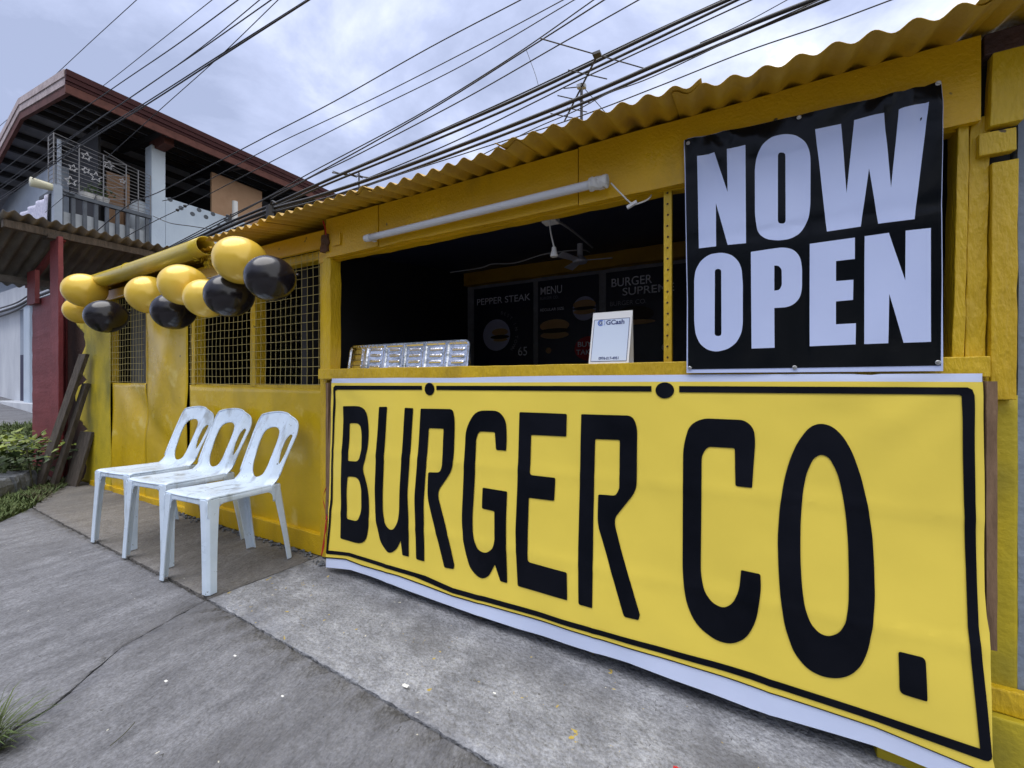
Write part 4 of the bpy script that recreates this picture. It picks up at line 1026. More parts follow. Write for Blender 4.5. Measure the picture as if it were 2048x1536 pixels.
# ================================================================== CHAIRS
def make_chair(label):
    ch = thing('plastic_chair', label, 'chair', (0, 0, 0), 'white plastic chairs in front of the yellow wall')
    # local frame: +x right hand of the chair as seen from its front, -y is the front, origin on the ground under the seat
    SW, SD, SZ = 0.171, 0.20, 0.43
    def seat(a, b):
        y = -SD + (SD + 0.145) * b
        hw = SW - 0.012 * b
        x = (a * 2 - 1) * hw
        # superellipse-ish rounded corners at the front
        z = SZ - 0.016 * b + 0.006 * (abs(a * 2 - 1) ** 3) - 0.010 * math.sin(math.pi * min(1, b * 1.1)) * (1 - (a * 2 - 1) ** 2)
        if b < 0.08: z -= 0.008 * (1 - b / 0.08) ** 2
        if abs(a * 2 - 1) > 0.92: z -= 0.010 * ((abs(a * 2 - 1) - 0.92) / 0.08) ** 2
        return Vector((x, y, z))
    MB().grid(seat, 36, 30).build('seat', M_plastic, ch, True, 0, 0.006)
    # curved drain slots, left uncut: grey strips paint the shade inside them
    sl = MB()
    for off in (-0.05, 0.0, 0.05):
        pts = []
        for k in range(9):
            t = k / 8; b_ = 0.33 + 0.42 * t
            x = off + 0.02 * math.sin(math.pi * t) * (1 if off >= 0 else -1)
            p = seat(0.5 + x / (2 * (SW - 0.012 * b_)), b_)
            pts.append(p + Vector((0, 0, 0.0004)))
        vs = []; fs = []
        for k, p in enumerate(pts):
            wv = 0.0022 * math.sin(math.pi * (k + 0.4) / 8.8)
            vs += [p + Vector((-wv, 0, 0)), p + Vector((wv, 0, 0))]
        for k in range(8): fs.append((k * 2, k * 2 + 1, k * 2 + 3, k * 2 + 2))
        sl.add(vs, fs)
    sl.build('seat_slot_shade', M_slot, ch)
    # skirts with arched ends
    def arch(hw, top, drop, leg, lo, n=8):
        pts = [(-hw, top), (-hw, lo), (-hw + leg, lo)]
        rr = 0.035
        for k in range(n + 1):
            an = math.pi - (math.pi / 2) * k / n
            pts.append((-hw + leg + rr + rr * math.cos(an), top - drop - rr + rr * math.sin(an)))
        pts2 = [(-p[0], p[1]) for p in reversed(pts)]
        return pts + pts2
    sheet('front_skirt', arch(0.168, SZ - 0.007, 0.028, 0.046, 0.35), (), M_plastic, ch, lambda x, z: (x, -SD + 0.004 - 0.02 * (SZ - z), z), 0.02, True, 0.004)
    for s in (1, -1):
        o = sheet('side_skirt', arch(0.184, SZ - 0.010, 0.026, 0.045, 0.34), (), M_plastic, ch, lambda x, z: (s * (0.1665 - 0.005 * (x / 0.37 + 0.5) * 2 + 0.05 * (SZ - z)), x - 0.016, z - 0.010 * (x / 0.37 + 0.5)), 0.02, True, 0.003)
    # legs: angle-shaped, tapering, splayed
    def leg(top, botm, sx, sy, w0, w1, th=0.007):
        mb = MB(); N = 8; vs = []
        for i in range(N + 1):
            t = i / N; c = Vector(top).lerp(Vector(botm), t); w = w0 + (w1 - w0) * (1 - (1 - t) ** 2)
            ch_ = 0.012
            prof = [(0, -w * sy), (0, -ch_ * sy), (-ch_ * sx, 0), (-w * sx, 0), (-w * sx, -th * sy), (-(ch_ + .002) * sx, -th * sy), (-th * sx, -(ch_ + .002) * sy), (-th * sx, -w * sy)]
            vs += [c + Vector((x, y, 0)) for x, y in prof]
        fs = []
        for i in range(N):
            for k in range(8): fs.append((i * 8 + k, i * 8 + (k + 1) % 8, i * 8 + 8 + (k + 1) % 8, i * 8 + 8 + k))
        for e_ in (0, N):
            o_ = e_ * 8
            fs += [(o_ + 0, o_ + 1, o_ + 6, o_ + 7), (o_ + 1, o_ + 2, o_ + 5, o_ + 6), (o_ + 2, o_ + 3, o_ + 4, o_ + 5)]
        mb.add(vs, fs)
        return mb.build('leg', M_plastic, ch, False, 0.002)
    for s in (1, -1):
        leg((s * 0.1705, -SD - 0.001, SZ - 0.010), (s * 0.196, -SD - 0.014, 0.0), s, -1, 0.056, 0.042)
    for s in (1, -1):
        leg((s * 0.163, 0.172, SZ - 0.014), (s * 0.172, 0.238, 0.0), s, 1, 0.056, 0.036)
    # backrest: one shell with a big oval hole and a slot in each folded-back side
    HB = 0.375
    def bfun(x, z):   # x across, z up the back from the seat
        t = z / HB
        ax_ = abs(x)
        fold = max(0, ax_ - 0.125)
        y = 0.122 + 0.145 * max(0, t) ** 1.1 + fold * 0.42
        if t < 0.14: y -= 0.035 * (1 - t / 0.14) ** 2
        xx = math.copysign(min(ax_, 0.125) + fold * 0.84, x)
        y += 0.016 * (1 - (min(ax_, .125) / .125) ** 2)
        return (xx * 0.925, y, 0.408 + z * 0.985)
    outer = [(-0.180, 0.0, 0), (-0.184, 0.10, .05), (-0.204, 0.27, .06), (-0.188, 0.33, .06), (-0.115, HB - 0.004, .06), (0.0, HB + 0.010, .06), (0.115, HB - 0.004, .06), (0.188, 0.33, .06), (0.204, 0.27, .06), (0.184, 0.10, .05), (0.180, 0.0, 0)]
    hole = [(0.0, 0.030, .05), (-0.045, 0.045, .03), (-0.066, 0.09, .05), (-0.078, 0.22, .05), (-0.068, 0.282, .05), (0, 0.303, .05), (0.068, 0.282, .05), (0.078, 0.22, .05), (0.066, 0.09, .05), (0.045, 0.045, .03)]
    def sideh(s): return [(s * 0.158, 0.10, .02), (s * 0.142, 0.17, .03), (s * 0.148, 0.24, .02), (s * 0.166, 0.266, .02), (s * 0.182, 0.258, .02), (s * 0.173, 0.15, .03)]
    sheet('backrest', [(p.x, p.y) for p in rounded(outer)], [[(p.x, p.y) for p in rounded(hole)], [(p.x, p.y) for p in rounded(sideh(1))], [(p.x, p.y) for p in rounded(sideh(-1))]], M_plastic, ch, bfun, 0.012, True, 0.007)
    # folded rim along the top edge
    rimp = [Vector(bfun(p.x, min(p.y, HB + .012))) for p in rounded(outer)[1:-1]]
    MB().tube(rimp, 0.0048, 8).build('back_rim', M_plastic, ch, True)
    return ch
chairs = ['white plastic chair nearest the banner, rightmost of three in the row',
          'middle white plastic chair of the row of three',
          'white plastic chair farthest from the banner, by the torn wall end']
c0 = make_chair(chairs[0])
spots = [(-2.288, 1.174, 4.5), (-2.785, 1.203, 7), (-3.238, 1.210, 7.5)]
ZC = 0.013
for i, (x, y, a) in enumerate(spots):
    o = c0 if i == 0 else copy_tree(c0)
    o.location = (x, y, ZC); o.rotation_euler = (0, 0, R(a)); o['label'] = chairs[i]

# ================================================================== RED SHELTER AND PLANKS ON THE LEFT
rs = thing('red_shelter', 'dark red painted shelter with rusty corrugated awning at the left end of the stall', 'shelter', (-6.5, 1.8, 0))
MB().plank((-6.87, 1.50, -0.02), (-6.185, 1.58, 1.865), 0.004).build('wall_panel', M_red, rs, bevel=0.004)
MB().box((-6.26, 1.585, -0.02), (-6.19, 3.0, 1.77)).build('wall_panel', M_red, rs)
MB().box((-6.185, 1.60, -0.02), (-5.43, 1.66, 1.72)).build('inner_panel', M_brown, rs)
for px0, px1 in ((58, 74), (104, 121)):
    a, b = atY(px0, 600, 1.47).x, atY(px1, 600, 1.47).x
    MB().plank((a, 1.455, 0.0 if px0 > 80 else 1.80), (b, 1.49, 2.40 - (0.24 if px0 < 80 else 0)), 0.002).build('post', M_red, rs, bevel=0.003)
def awn(a, b):
    y = 1.10 + 1.75 * b; x = -5.86 - 1.42 * a
    return Vector((x, y + 0.004 * noise.noise((x * 3, y, 0)), 2.535 - 0.33 * (1.42 * a) + 0.017 * math.cos(2 * math.pi * y / 0.09) + 0.01 * noise.noise((x, y * 2, 3))))
for k in range(2):
    MB().grid(lambda a, b: awn(a, (b * 0.53 + k * 0.5)) + Vector((0, 0, 0.003 * k)), 10, 130).build('roof_sheet', M_tin, rs, True, 0, 0.0015)
MB().plank((-6.02, 1.12, 2.40), (-5.95, 2.85, 2.47), 0.006).build('beam', M_wood, rs, bevel=0.003)
MB().plank((-7.02, 1.12, 2.05), (-6.96, 2.85, 2.12), 0.006).build('beam', M_tin, rs, bevel=0.003)
MB().bar((-5.98, 1.515, 2.41), (-7.1, 1.515, 2.05), 0.04, 0.05).build('rafter', M_red, rs)
MB().bar((-5.98, 2.3, 2.39), (-7.1, 2.3, 2.03), 0.05, 0.07).build('rafter', M_red, rs)
MB().plank((-6.08, 1.40, 2.38), (-5.93, 1.50, 2.415), 0.004).build('wood_block', M_wood, rs)
# leaning planks
def lean_plank(p0, p1, w, th, label):
    p0, p1 = Vector(p0), Vector(p1); d = (p1 - p0)
    side = Vector((1, 0.12, 0)).normalized(); n_ = d.normalized().cross(side).normalized()
    mb = MB(); N = 14; vs = []; sd = random.uniform(0, 30)
    for i in range(N + 1):
        c = p0.lerp(p1, i / N)
        for k, (a, b) in enumerate(((-1, -1), (1, -1), (1, 1), (-1, 1))):
            vs.append(c + side * (a * w / 2 + 0.004 * noise.noise((i * .6, k * 3, sd))) + n_ * (b * th / 2))
    fs = [(i * 4 + k, i * 4 + (k + 1) % 4, i * 4 + 4 + (k + 1) % 4, i * 4 + 4 + k) for i in range(N) for k in range(4)] + [(3, 2, 1, 0), tuple(N * 4 + k for k in range(4))]
    mb.add(vs, fs)
    return tag(mb.build('wooden_plank', M_wood, None, False, 0.003), label, 'plank', 'old planks leaning at the end of the stall')
lean_plank((-5.60, 1.26, 0.0), (-5.30, 1.48, 1.22), 0.115, 0.03, 'tallest weathered plank leaning against the red wall')
lean_plank((-5.50, 1.33, 0.0), (-5.32, 1.50, 0.95), 0.075, 0.035, 'thin weathered plank leaning between the two wider ones')
lean_plank((-5.40, 1.42, 0.0), (-5.33, 1.51, 0.50), 0.20, 0.025, 'short wide weathered plank nearest the torn yellow edge')

# ================================================================== PALE BLUE HOUSE
hs = thing('house', 'two storey pale blue house with open upper balcony and maroon eaves', 'house', (-12, 5, 0.4))
HX = -10.2
MB().box((-17, 2.95, 0.2), (-12.1, 3.15, 5.35)).build('front_wall', M_greyb, hs)
MB().box((-12.099, 2.96, 0.2), (-10.6, 3.14, 3.45)).build('front_wall', M_greyb, hs)
MB().box((-17, 2.93, 0.2), (-11.0, 2.949, 3.0)).build('lower_wall', M_white, hs)
MB().box((-10.6, 3.0, 0.2), (-10.25, 12.0, 3.45)).build('side_wall', M_blue, hs)
MB().box((-13.0, 3.15, 3.3), (HX, 12.0, 3.5)).build('balcony_floor', M_white, hs)
MB().box((-13.0, 3.15, 3.5), (-12.8, 12.0, 5.9)).build('inner_wall', M_darkin, hs)
MB().box((-12.8, 3.16, 3.5), (-10.65, 3.2, 5.8)).build('inner_wall', M_darkin, hs)
# roof slopes
def rz(x): return 6.0 + (x + 9.57) * -0.123 if x > -12 else 6.30 + (x + 12) * 0.28
for (xa, xb) in ((-12.0, -9.6), (-16.5, -12.0)):
    mb = MB(); 
    mb.hexa([(xa, 2.53, rz(xa) - 0.06), (xb, 2.53, rz(xb) - 0.06), (xb, 13.5, rz(xb) - 0.06), (xa, 13.5, rz(xa) - 0.06), (xa, 2.53, rz(xa) - 0.02), (xb, 2.53, rz(xb) - 0.02), (xb, 13.5, rz(xb) - 0.02), (xa, 13.5, rz(xa) - 0.02)])
    mb.build('roof', M_soffit, hs)
for k in range(11):
    x = -9.95 - k * 0.48
    MB().box((x - 0.045, 2.56, rz(x) - 0.17), (x + 0.045, 13.4, rz(x) - 0.066)).build('purlin', M_purlin, hs)
for k in range(7):
    y = 3.9 + k * 1.35
    MB().bar((-9.7, y, rz(-9.7) - 0.24), (-11.9, y, rz(-11.9) - 0.24), 0.08, 0.13).build('rafter', M_purlin, hs)
# eave: gutter over fascia
for (z0, z1, x0, x1, m, nm) in ((-0.075, 0.02, -9.60, -9.53, M_maroon, 'gutter'), (-0.155, -0.079, -9.60, -9.545, M_maroon, 'gutter'), (-0.205, -0.159, -9.60, -9.565, M_maroon, 'gutter'), (-0.345, -0.209, -9.61, -9.575, M_fboard, 'fascia_board')):
    MB().box((x0, 2.45, 6.0 + z0), (x1, 13.5, 6.0 + z1)).build(nm, m, hs)
def barge(xa, xb, z0, z1, y0, y1, m, nm):
    MB().hexa([(xa, y0, rz(xa) + z0), (xb, y0, rz(xb) + z0), (xb, y1, rz(xb) + z0), (xa, y1, rz(xa) + z0), (xa, y0, rz(xa) + z1), (xb, y0, rz(xb) + z1), (xb, y1, rz(xb) + z1), (xa, y1, rz(xa) + z1)]).build(nm, m, hs)
for xa, xb in ((-12.0, -9.605), (-16.5, -12.003)):
    barge(xa, xb, -0.09, 0.03, 2.44, 2.50, M_bargeb, 'barge_board')
    barge(xa, xb, -0.21, -0.094, 2.455, 2.51, M_bargeb, 'barge_board')
    barge(xa, xb, -0.345, -0.214, 2.47, 2.52, M_fboard, 'barge_board')
# column, beam, parapet, plywood screen
MB().box((-10.48, 3.81, 3.4), (HX, 4.04, 5.66)).build('column', M_blue, hs, bevel=0.01)
MB().box((-10.44, 3.86, 5.60), (-9.8, 4.02, 5.78)).build('bracket', M_fboard, hs)
pp = MB().box((-10.38, 4.045, 3.3), (HX - 0.01, 11.5, 4.70)).build('parapet', M_blue, hs)
for px, py in ((340, 399), (362, 416), (385, 428), (398, 420), (412, 434), (426, 428), (439, 452), (452, 440)):
    q = atX(px, py, HX - 0.01)
    MB().tube([(HX - 0.02, q.y, q.z), (HX - 0.004, q.y, q.z)], 0.045, 12).build('vent_hole_shade', M_bar, pp)  # no opening cut: dark discs paint the shade of the holes
MB().box((-10.34, 4.92, 4.702), (-10.28, 6.03, 5.62)).build('plywood_screen', M_beige, hs)
MB().box((-10.5, 7.4, 4.7), (-10.3, 7.65, 5.5)).build('column', M_blue, hs)
vp = atX(470, 403, -9.9)
MB().tube([(-9.9, vp.y, 3.0), (-9.9, vp.y, vp.z)], 0.055, 10).build('vent_pipe', M_pot, hs)
# railing and panels
ry0, ry1 = 2.50, 3.80
rail = MB().box((-10.24, ry0, 4.17), (-10.16, ry1, 4.235)).build('railing', M_bar, hs)
for k in range(9):
    y = ry0 + 0.06 + (ry1 - ry0 - 0.12) * k / 8
    MB().box((-10.225, y - 0.025, 3.5), (-10.185, y + 0.025, 4.168)).build('baluster', M_bar if k else M_bar, hs)
MB().box((-10.26, 2.46, 3.3), (-10.14, 2.56, 4.30)).build('corner_post', M_greyb, hs)
for k in range(8):
    y0 = ry0 + 0.06 + (ry1 - ry0 - 0.12) * k / 8
    y1 = ry0 + 0.06 + (ry1 - ry0 - 0.12) * (k + 1) / 8
    MB().box((-10.262, y0 + .004, 3.4), (-10.245, y1 - .004, 3.90 + 0.015 * (k % 3))).build('rail_panel', M_galv, hs)
MB().box((-10.9, 2.46, 4.17), (-10.262, 2.52, 4.235)).build('railing', M_bar, hs)
for k in range(4):
    MB().box((-10.40 - k * .15, 2.47, 3.5), (-10.365 - k * .15, 2.51, 4.168)).build('baluster', M_bar, hs)
MB().box((-10.9, 2.485, 3.4), (-10.262, 2.50, 3.92)).build('rail_panel', M_galv, hs)
MB().box((-13.0, 2.46, 3.28), (HX - 0.01, 3.149, 3.40)).build('balcony_floor', M_white, hs)
# wire grille over the balcony
gr = MB()
def gw(y, z): return Vector((-10.19 + 0.02 * noise.noise((y, z, 0)), y, z))
ztop0, ztop1 = 5.18, 5.02
for k in range(13):
    z0 = 4.27 + (ztop0 - 4.27) * (k / 12); z1 = 4.27 + (ztop1 - 4.27) * (k / 12)
    gr.tube([gw(2.47 + 1.32 * j / 8, z0 + (z1 - z0) * j / 8 + 0.012 * noise.noise((j, k, 4))) for j in range(9)], 0.0055, 5)
    gr.tube([(-10.19, 2.47, z0), (-10.45, 2.47, z0)], 0.0055, 5)
for y in (2.47, 2.78, 3.1, 3.42, 3.6, 3.79):
    gr.tube([gw(y, 4.24), gw(y, ztop0 - (y - 2.47) * 0.12)], 0.009, 5)
for k in range(4):
    z = 4.3 + k * 0.22
    gr.tube([gw(3.1, z), gw(3.42, z + 0.11)], 0.006, 5); gr.tube([gw(3.42, z + 0.11), gw(3.1, z + 0.22)], 0.006, 5)
gr.tube([(-10.45, 2.47, 4.24), (-10.45, 2.47, ztop0)], 0.009, 5)
tag(gr.build('wire_grille', M_grille, hs), kind='stuff')
MB().tube([(-10.25, 2.55, 4.2), (-10.25, 2.55, 5.12)], 0.028, 8).build('grille_post', M_greyb, hs)
MB().box((-10.95, 3.36, 3.5), (-10.90, 3.62, 5.1)).build('balcony_door', M_beige, hs)
MB().box((-10.90, 3.63, 3.5), (-10.86, 3.70, 5.15)).build('door_jamb', M_beige, hs)
# canopy, door and post of the lower storey
MB().hexa([(-17, 2.25, 3.62), (-10.75, 2.25, 3.62), (-10.75, 2.94, 3.70), (-17, 2.94, 3.70), (-17, 2.25, 3.65), (-10.75, 2.25, 3.65), (-10.75, 2.94, 3.73), (-17, 2.94, 3.73)]).build('canopy', M_purlin, hs)
MB().tube([(-17, 2.24, 3.66), (-10.75, 2.24, 3.66)], 0.045, 8).build('canopy_edge', M_bar, hs)
dx0, dx1 = atY(41, 760, 2.92).x, atY(54, 760, 2.92).x
MB().box((dx0, 2.915, 0.5), (dx1, 2.928, 1.55)).build('door', M_door, hs)
MB().box((dx0, 2.915, 1.55), (dx1, 2.928, 2.6)).build('door_panel', M_greyb, hs)
MB().box((atY(54, 700, 2.8).x, 2.75, 0.35), (atY(66, 700, 2.8).x, 2.90, 2.7)).build('column', M_blue, hs, bevel=0.01)
MB().box((-17, 2.70, 2.55), (-11.2, 2.905, 2.95)).build('lintel_beam', M_white, hs)
MB().box((-17, 2.60, 0.2), (-11.2, 2.928, 0.52)).build('plinth', M_white, hs)

# things on the balcony
def house_star(px, py, s, X, label):
    c = atX(px, py, X); st = thing('star_ornament', label, 'ornament', c, 'star ornaments hung behind the balcony grille')
    mb = MB(); rot = random.uniform(-.3, .3)
    pts = []
    for k in range(10):
        a = math.pi / 2 + k * math.pi / 5 + rot; r = s if k % 2 == 0 else s * 0.42
        pts.append(c + Vector((0, r * math.cos(a), r * math.sin(a))))
    for k in range(10): mb.bar(pts[k], pts[(k + 1) % 10], 0.011, 0.011)
    mb.build('star_frame', M_star, st)
for px, py, s, lab in ((142, 362, .12, 'big silver star ornament lowest at the left of the balcony grille'), (173, 313, .11, 'silver star ornament nearest the top of the balcony grille'),
                       (172, 341, .085, 'small silver star ornament in the middle of the balcony grille'), (192, 354, .13, 'big silver star ornament in front of the dark balcony doorway'),
                       (146, 336, .09, 'silver star ornament by the left grille upright'), (217, 330, .12, 'silver star ornament amid the zigzag wires of the grille'), (245, 362, .07, 'tiny star ornament before the tan balcony door')):
    house_star(px, py, s * 0.72, -10.33, lab)
dr = atX(280, 400, -10.62)
MBd = MB().tube([(-10.62, dr.y, 3.5), (-10.62, dr.y, 4.45), (-10.62, dr.y, 4.56), (-10.62, dr.y, 4.60)], [0.17, 0.17, 0.13, 0.06], 16)
tag(MBd.build('water_drum', M_drum, None, True), 'tall whitish plastic drum on the balcony beside the blue column', 'drum')
cq = atX(207, 424, -10.5)
cr_ = thing('red_crate', 'dark red crate on the balcony floor behind the railing', 'crate', (-10.5, cq.y, 3.5))
for k in range(4): MB().box((-10.6, cq.y - .18, 3.5 + k * .11), (-10.4, cq.y + .18, 3.585 + k * .11)).build('crate_slat', M_terra, cr_)
for i, (px, py, lab) in enumerate(((175, 386, 'white flower pot on the balcony rail, left of the stars'), (205, 392, 'white flower pot on the balcony rail, right of the stars'))):
    q = atX(px, py, -10.33); q.z = 4.236
    pt_ = thing('flower_pot', lab, 'flower pot', q, 'flower pots on the balcony')
    MB().tube([q, q + Vector((0, 0, .11)), q + Vector((0, 0, .12))], [0.075, 0.1, 0.105], 14).build('pot', M_pot, pt_)
    lf = MB()
    for k in range(40):
        o = q + Vector((random.gauss(0, .05), random.gauss(0, .07), .15 + abs(random.gauss(0, .09))))
        d = Vector((random.gauss(0, 1), random.gauss(0, 1), random.gauss(.3, 1))).normalized() * .06; s = d.orthogonal().normalized() * .018
        lf.add([o, o + d * .5 + s, o + d, o + d * .5 - s], [(0, 1, 2, 3)])
    lf.build('foliage', M_leafd, pt_)
lp = thing('street_lamp', 'cream flat lamp head on an arm at the balcony corner', 'lamp', (-10.3, 2.2, 4.5))
l0, l1 = atX(60, 363, -10.35), atX(112, 377, -10.2)
ax = (l1 - l0)
mbl = MB(); vs = []; n = 10
for i in range(n + 1):
    t = i / n; c = l0.lerp(l1, t); w = 0.075 * math.sqrt(max(0.05, 1 - (2 * t - 0.75) ** 2 * 0.55)); hgt = 0.080 * (1 - 0.3 * t)
    for k in range(10):
        a = 2 * math.pi * k / 10
        vs.append(c + Vector((w * math.cos(a), 0, hgt * math.sin(a))))
mbl.add(vs, [(i * 10 + k, i * 10 + (k + 1) % 10, i * 10 + 10 + (k + 1) % 10, i * 10 + 10 + k) for i in range(n) for k in range(10)] + [tuple(range(10)), tuple(n * 10 + k for k in range(10))])
mbl.build('lamp_head', M_lamp, lp, True)
MB().tube([l1, atX(150, 389, -10.12)], 0.022, 8).build('lamp_arm', M_bar, lp)
tpn = [atY(97, 388, 2.44), atY(97, 446, 2.44), atY(15, 446, 2.44)]
tag(sheet('hanging_cloth', [(p.x, p.z) for p in tpn], (), M_cloth, None, lambda x, z: (x, 2.44 + 0.02 * math.sin(x * 14 + z * 3), z), 0.08, True, 0.004), 'pale lavender patterned cloth stretched beside the balcony corner', 'cloth')

# ================================================================== CABLES
GRP = 'overhead power lines'
def cpt(px, py, Y0=4.6, k=0.22):
    d = ray(px, py); t = Y0 / (d[1] - k * d[0])
    return Vector((d[0] * t, d[1] * t, CH + d[2] * t))
def cable(pts, r, label, Y0=4.6, k=0.22, name='power_line', n=6):
    P = [cpt(p[0], p[1], Y0, k) for p in pts]
    return tag(MB().tube(spline(P, 7), r, n).build(name, M_cable, None, True), label, 'cable', GRP)
def ext(p, q, f=0.5): return (p[0] + (p[0] - q[0]) * f, p[1] + (p[1] - q[1]) * f)
def E(pts):   # carry a line on past the top of the frame
    return [ext(pts[0], pts[1], 0.7)] + pts
cable(E([(1041, 0), (863, 93), (670, 202), (540, 269), (500, 290), (331, 378), (259, 409), (194, 462)]), 0.0065, 'thin cable crossing the sky left of centre and passing before the blue column')
cable(E([(1126, 0), (959, 89), (763, 189), (640, 247), (540, 295), (366, 387), (325, 402)]), 0.0055, 'thin cable second from the left in the sky left of centre')
cable(E([(1148, 0), (930, 128), (725, 230), (551, 319), (384, 406), (306, 444), (240, 480)]), 0.0055, 'thin cable with black beads near the pale parapet', 4.58)
cable(E([(1187, 0), (1022, 115), (829, 234), (618, 347), (532, 396), (438, 442), (380, 472), (330, 498)]), 0.0065, 'thin cable crossing just left of the antenna tip, left one of a close pair', 4.55)
cable(E([(1208, 0), (1059, 95), (855, 223), (626, 351), (544, 391), (438, 447), (380, 476), (330, 500)]), 0.0075, 'thin cable touching the antenna element end, right one of a close pair', 4.5)
cable(E([(1277, 0), (1119, 89), (930, 197), (718, 308), (625, 353), (540, 399)]), 0.0065, 'thin cable crossing in front of the antenna reflector arm', 4.45)
cable(E([(1456, 0), (1355, 45), (1252, 94), (1150, 143), (1078, 177), (985, 219), (800, 299), (651, 362), (566, 400), (458, 445), (399, 473), (335, 500)]), 0.016, 'thick black cable, upper one of the upper bundle above the roof', 4.4)
cable(E([(1466, 4), (1362, 54), (1258, 104), (1156, 152), (1082, 187), (990, 229), (803, 308), (653, 369), (568, 406), (460, 450), (400, 477), (335, 504)]), 0.012, 'black cable running tight under the thick upper bundle', 4.38)
cable(E([(1445, 0), (1300, 66), (1152, 136), (1000, 207), (830, 283), (660, 356), (560, 402), (455, 447)]), 0.007, 'thin cable riding on top of the thick upper bundle', 4.42)
cable(E([(1502, 0), (1321, 84), (1150, 164), (1078, 200), (911, 282), (763, 345), (670, 382), (560, 418), (450, 455)]), 0.0065, 'thin cable in the gap between the two thick bundles', 4.35)
cable(E([(1626, 0), (1492, 53), (1321, 126), (1150, 200), (967, 273), (763, 350), (633, 393), (542, 419), (448, 458), (400, 480), (335, 508)]), 0.019, 'thickest black cable, in the lower bundle nearest the corrugated roof', 4.3)
cable(E([(1637, 7), (1501, 63), (1328, 136), (1157, 210), (972, 283), (767, 359), (636, 401), (545, 426), (450, 466), (400, 486)]), 0.013, 'black cable hanging close under the thickest lower cable', 4.28)
cable(E([(1639, 0), (1492, 66), (1304, 154), (1218, 186), (1150, 222), (1067, 258), (960, 312)]), 0.005, 'thin cable dropping behind the roof edge below the lower bundle', 4.26)
cable(E([(1782, 0), (1645, 51), (1492, 103), (1321, 171), (1150, 236), (948, 301), (800, 349), (707, 382), (600, 420)]), 0.0055, 'lowest thin cable just above the corrugated eave', 4.2)
cable(E([(1574, 0), (1485, 48), (1400, 86)]), 0.004, 'short thin cable joining the lower bundle at the right', 4.32)
# left group passes in front of the blue house
LB = dict(Y0=2.25, k=0.0)
cable(E([(273, 0), (180, 85), (87, 172), (25, 230), (-40, 285)]), 0.03, 'leftmost cable in the sky, passing behind the maroon roof corner', 16, 0)
cable(E([(424, 0), (320, 82), (215, 165), (120, 235)]), 0.028, 'second cable from the left, ending behind the maroon eave', 16, 0)
cable(E([(476, 0), (350, 92), (231, 173), (134, 242), (0, 345), (-60, 390)]), 0.0055, 'cable third from the left crossing the maroon eave', **LB)
cable(E([(519, 0), (400, 97), (269, 190), (94, 306), (0, 372), (-60, 415)]), 0.0045, 'thin cable fourth from the left crossing the house soffit', **LB)
cable(E([(542, 0), (400, 100), (331, 147), (180, 251), (0, 379), (-60, 421)]), 0.0055, 'cable just left of the thick one over the balcony', **LB)
cable(E([(619, -1), (450, 108), (300, 205), (175, 283), (0, 401), (-60, 440)]), 0.0075, 'thick cable crossing in front of the balcony grille', **LB)
cable(E([(614, 0), (448, 105), (298, 201), (173, 279), (0, 396), (-60, 435)]), 0.006, 'second strand twisted along the thick cable before the balcony', Y0=2.26, k=0.0)
cable(E([(556, 0), (437, 115), (325, 215), (231, 300), (125, 396), (90, 425)]), 0.004, 'steep thin cable crossing the maroon eave towards the railing', **LB)
cable([(306, 432), (340, 446), (380, 452), (420, 458), (450, 462)], 0.006, 'slack thin cable drooping across the pale parapet', 4.5)
cable([(-20, 622), (30, 607), (60, 590), (108, 572), (140, 560)], 0.012, 'upper of the black cables drooping past the red posts at the left edge', 2.2, 0)
cable([(-20, 630), (30, 614), (62, 598), (108, 580), (140, 568)], 0.020, 'thick middle one of the black cables drooping past the red posts', 2.21, 0)
cable([(-20, 640), (30, 622), (62, 604), (108, 588), (140, 574)], 0.014, 'lowest of the black cables drooping past the red posts at the left edge', 2.22, 0)
# black splice boxes and beads on the lines
def clamp(px, py, Y0, s, label):
    c = cpt(px, py, Y0)
    o = thing('cable_clamp', label, 'cable clamp', c)
    MB().tube([c + Vector((0, 0, -s)), c + Vector((0, 0, s * .8))], s * 0.45, 8).build('clamp_body', M_cable, o)
    MB().tube(spline([c + Vector((0, 0, s * .8)), c + Vector((s * .5, 0, s * 1.3)), c + Vector((s * 1.3, 0, s * .9))]), s * 0.12, 6).build('clamp_tail', M_cable, o)
clamp(540, 425, 4.25, 0.10, 'black splice clamp hanging on the bundle by the roof edge')
clamp(460, 438, 4.5, 0.05, 'small black clamp on the pair of thin cables before the pipe')
for px, py, lab in ((355, 420, 'left black bead on the thin cable before the parapet'), (370, 412, 'right black bead on the thin cable before the parapet'), (455, 432, 'black bead on the thin cable near the white vent pipe')):
    tag(MB().ball(cpt(px, py, 4.57), 0.022, 10, 8).build('cable_bead', M_cable, None, True), lab, 'bead', 'black beads on the cables')

# ================================================================== TV ANTENNAS
AZ = 4.0
an = thing('tv_antenna', 'tall rooftop television antenna with horizontal rods above the stall roof', 'antenna', atZ(1163, 190, AZ) - Vector((0, 0, 1.7)))
ap = lambda px, py: atZ(px, py, AZ)
def rod(nm, a, b, r): return MB().tube([ap(*a), ap(*b)], r, 6).build(nm, M_ant, an)
mb0 = ap(1163, 190)
MB().tube([mb0 + Vector((0, 0, -1.7)), mb0 + Vector((0, 0, .12))], 0.016, 8).build('mast', M_ant, an)
rod('boom', (1129, 242), (1196, 108), 0.010)
for a, b in (((1081, 77), (1296, 139)), ((1136, 140), (1214, 158)), ((1115, 191), (1182, 206)), ((1134, 216), (1174, 224)), ((1101, 227), (1162, 239))):
    rod('element', a, b, 0.0055)
rod('element', (1127, 177), (1156, 174), 0.005)
rod('strut', (1168, 176), (1215, 230), 0.004)
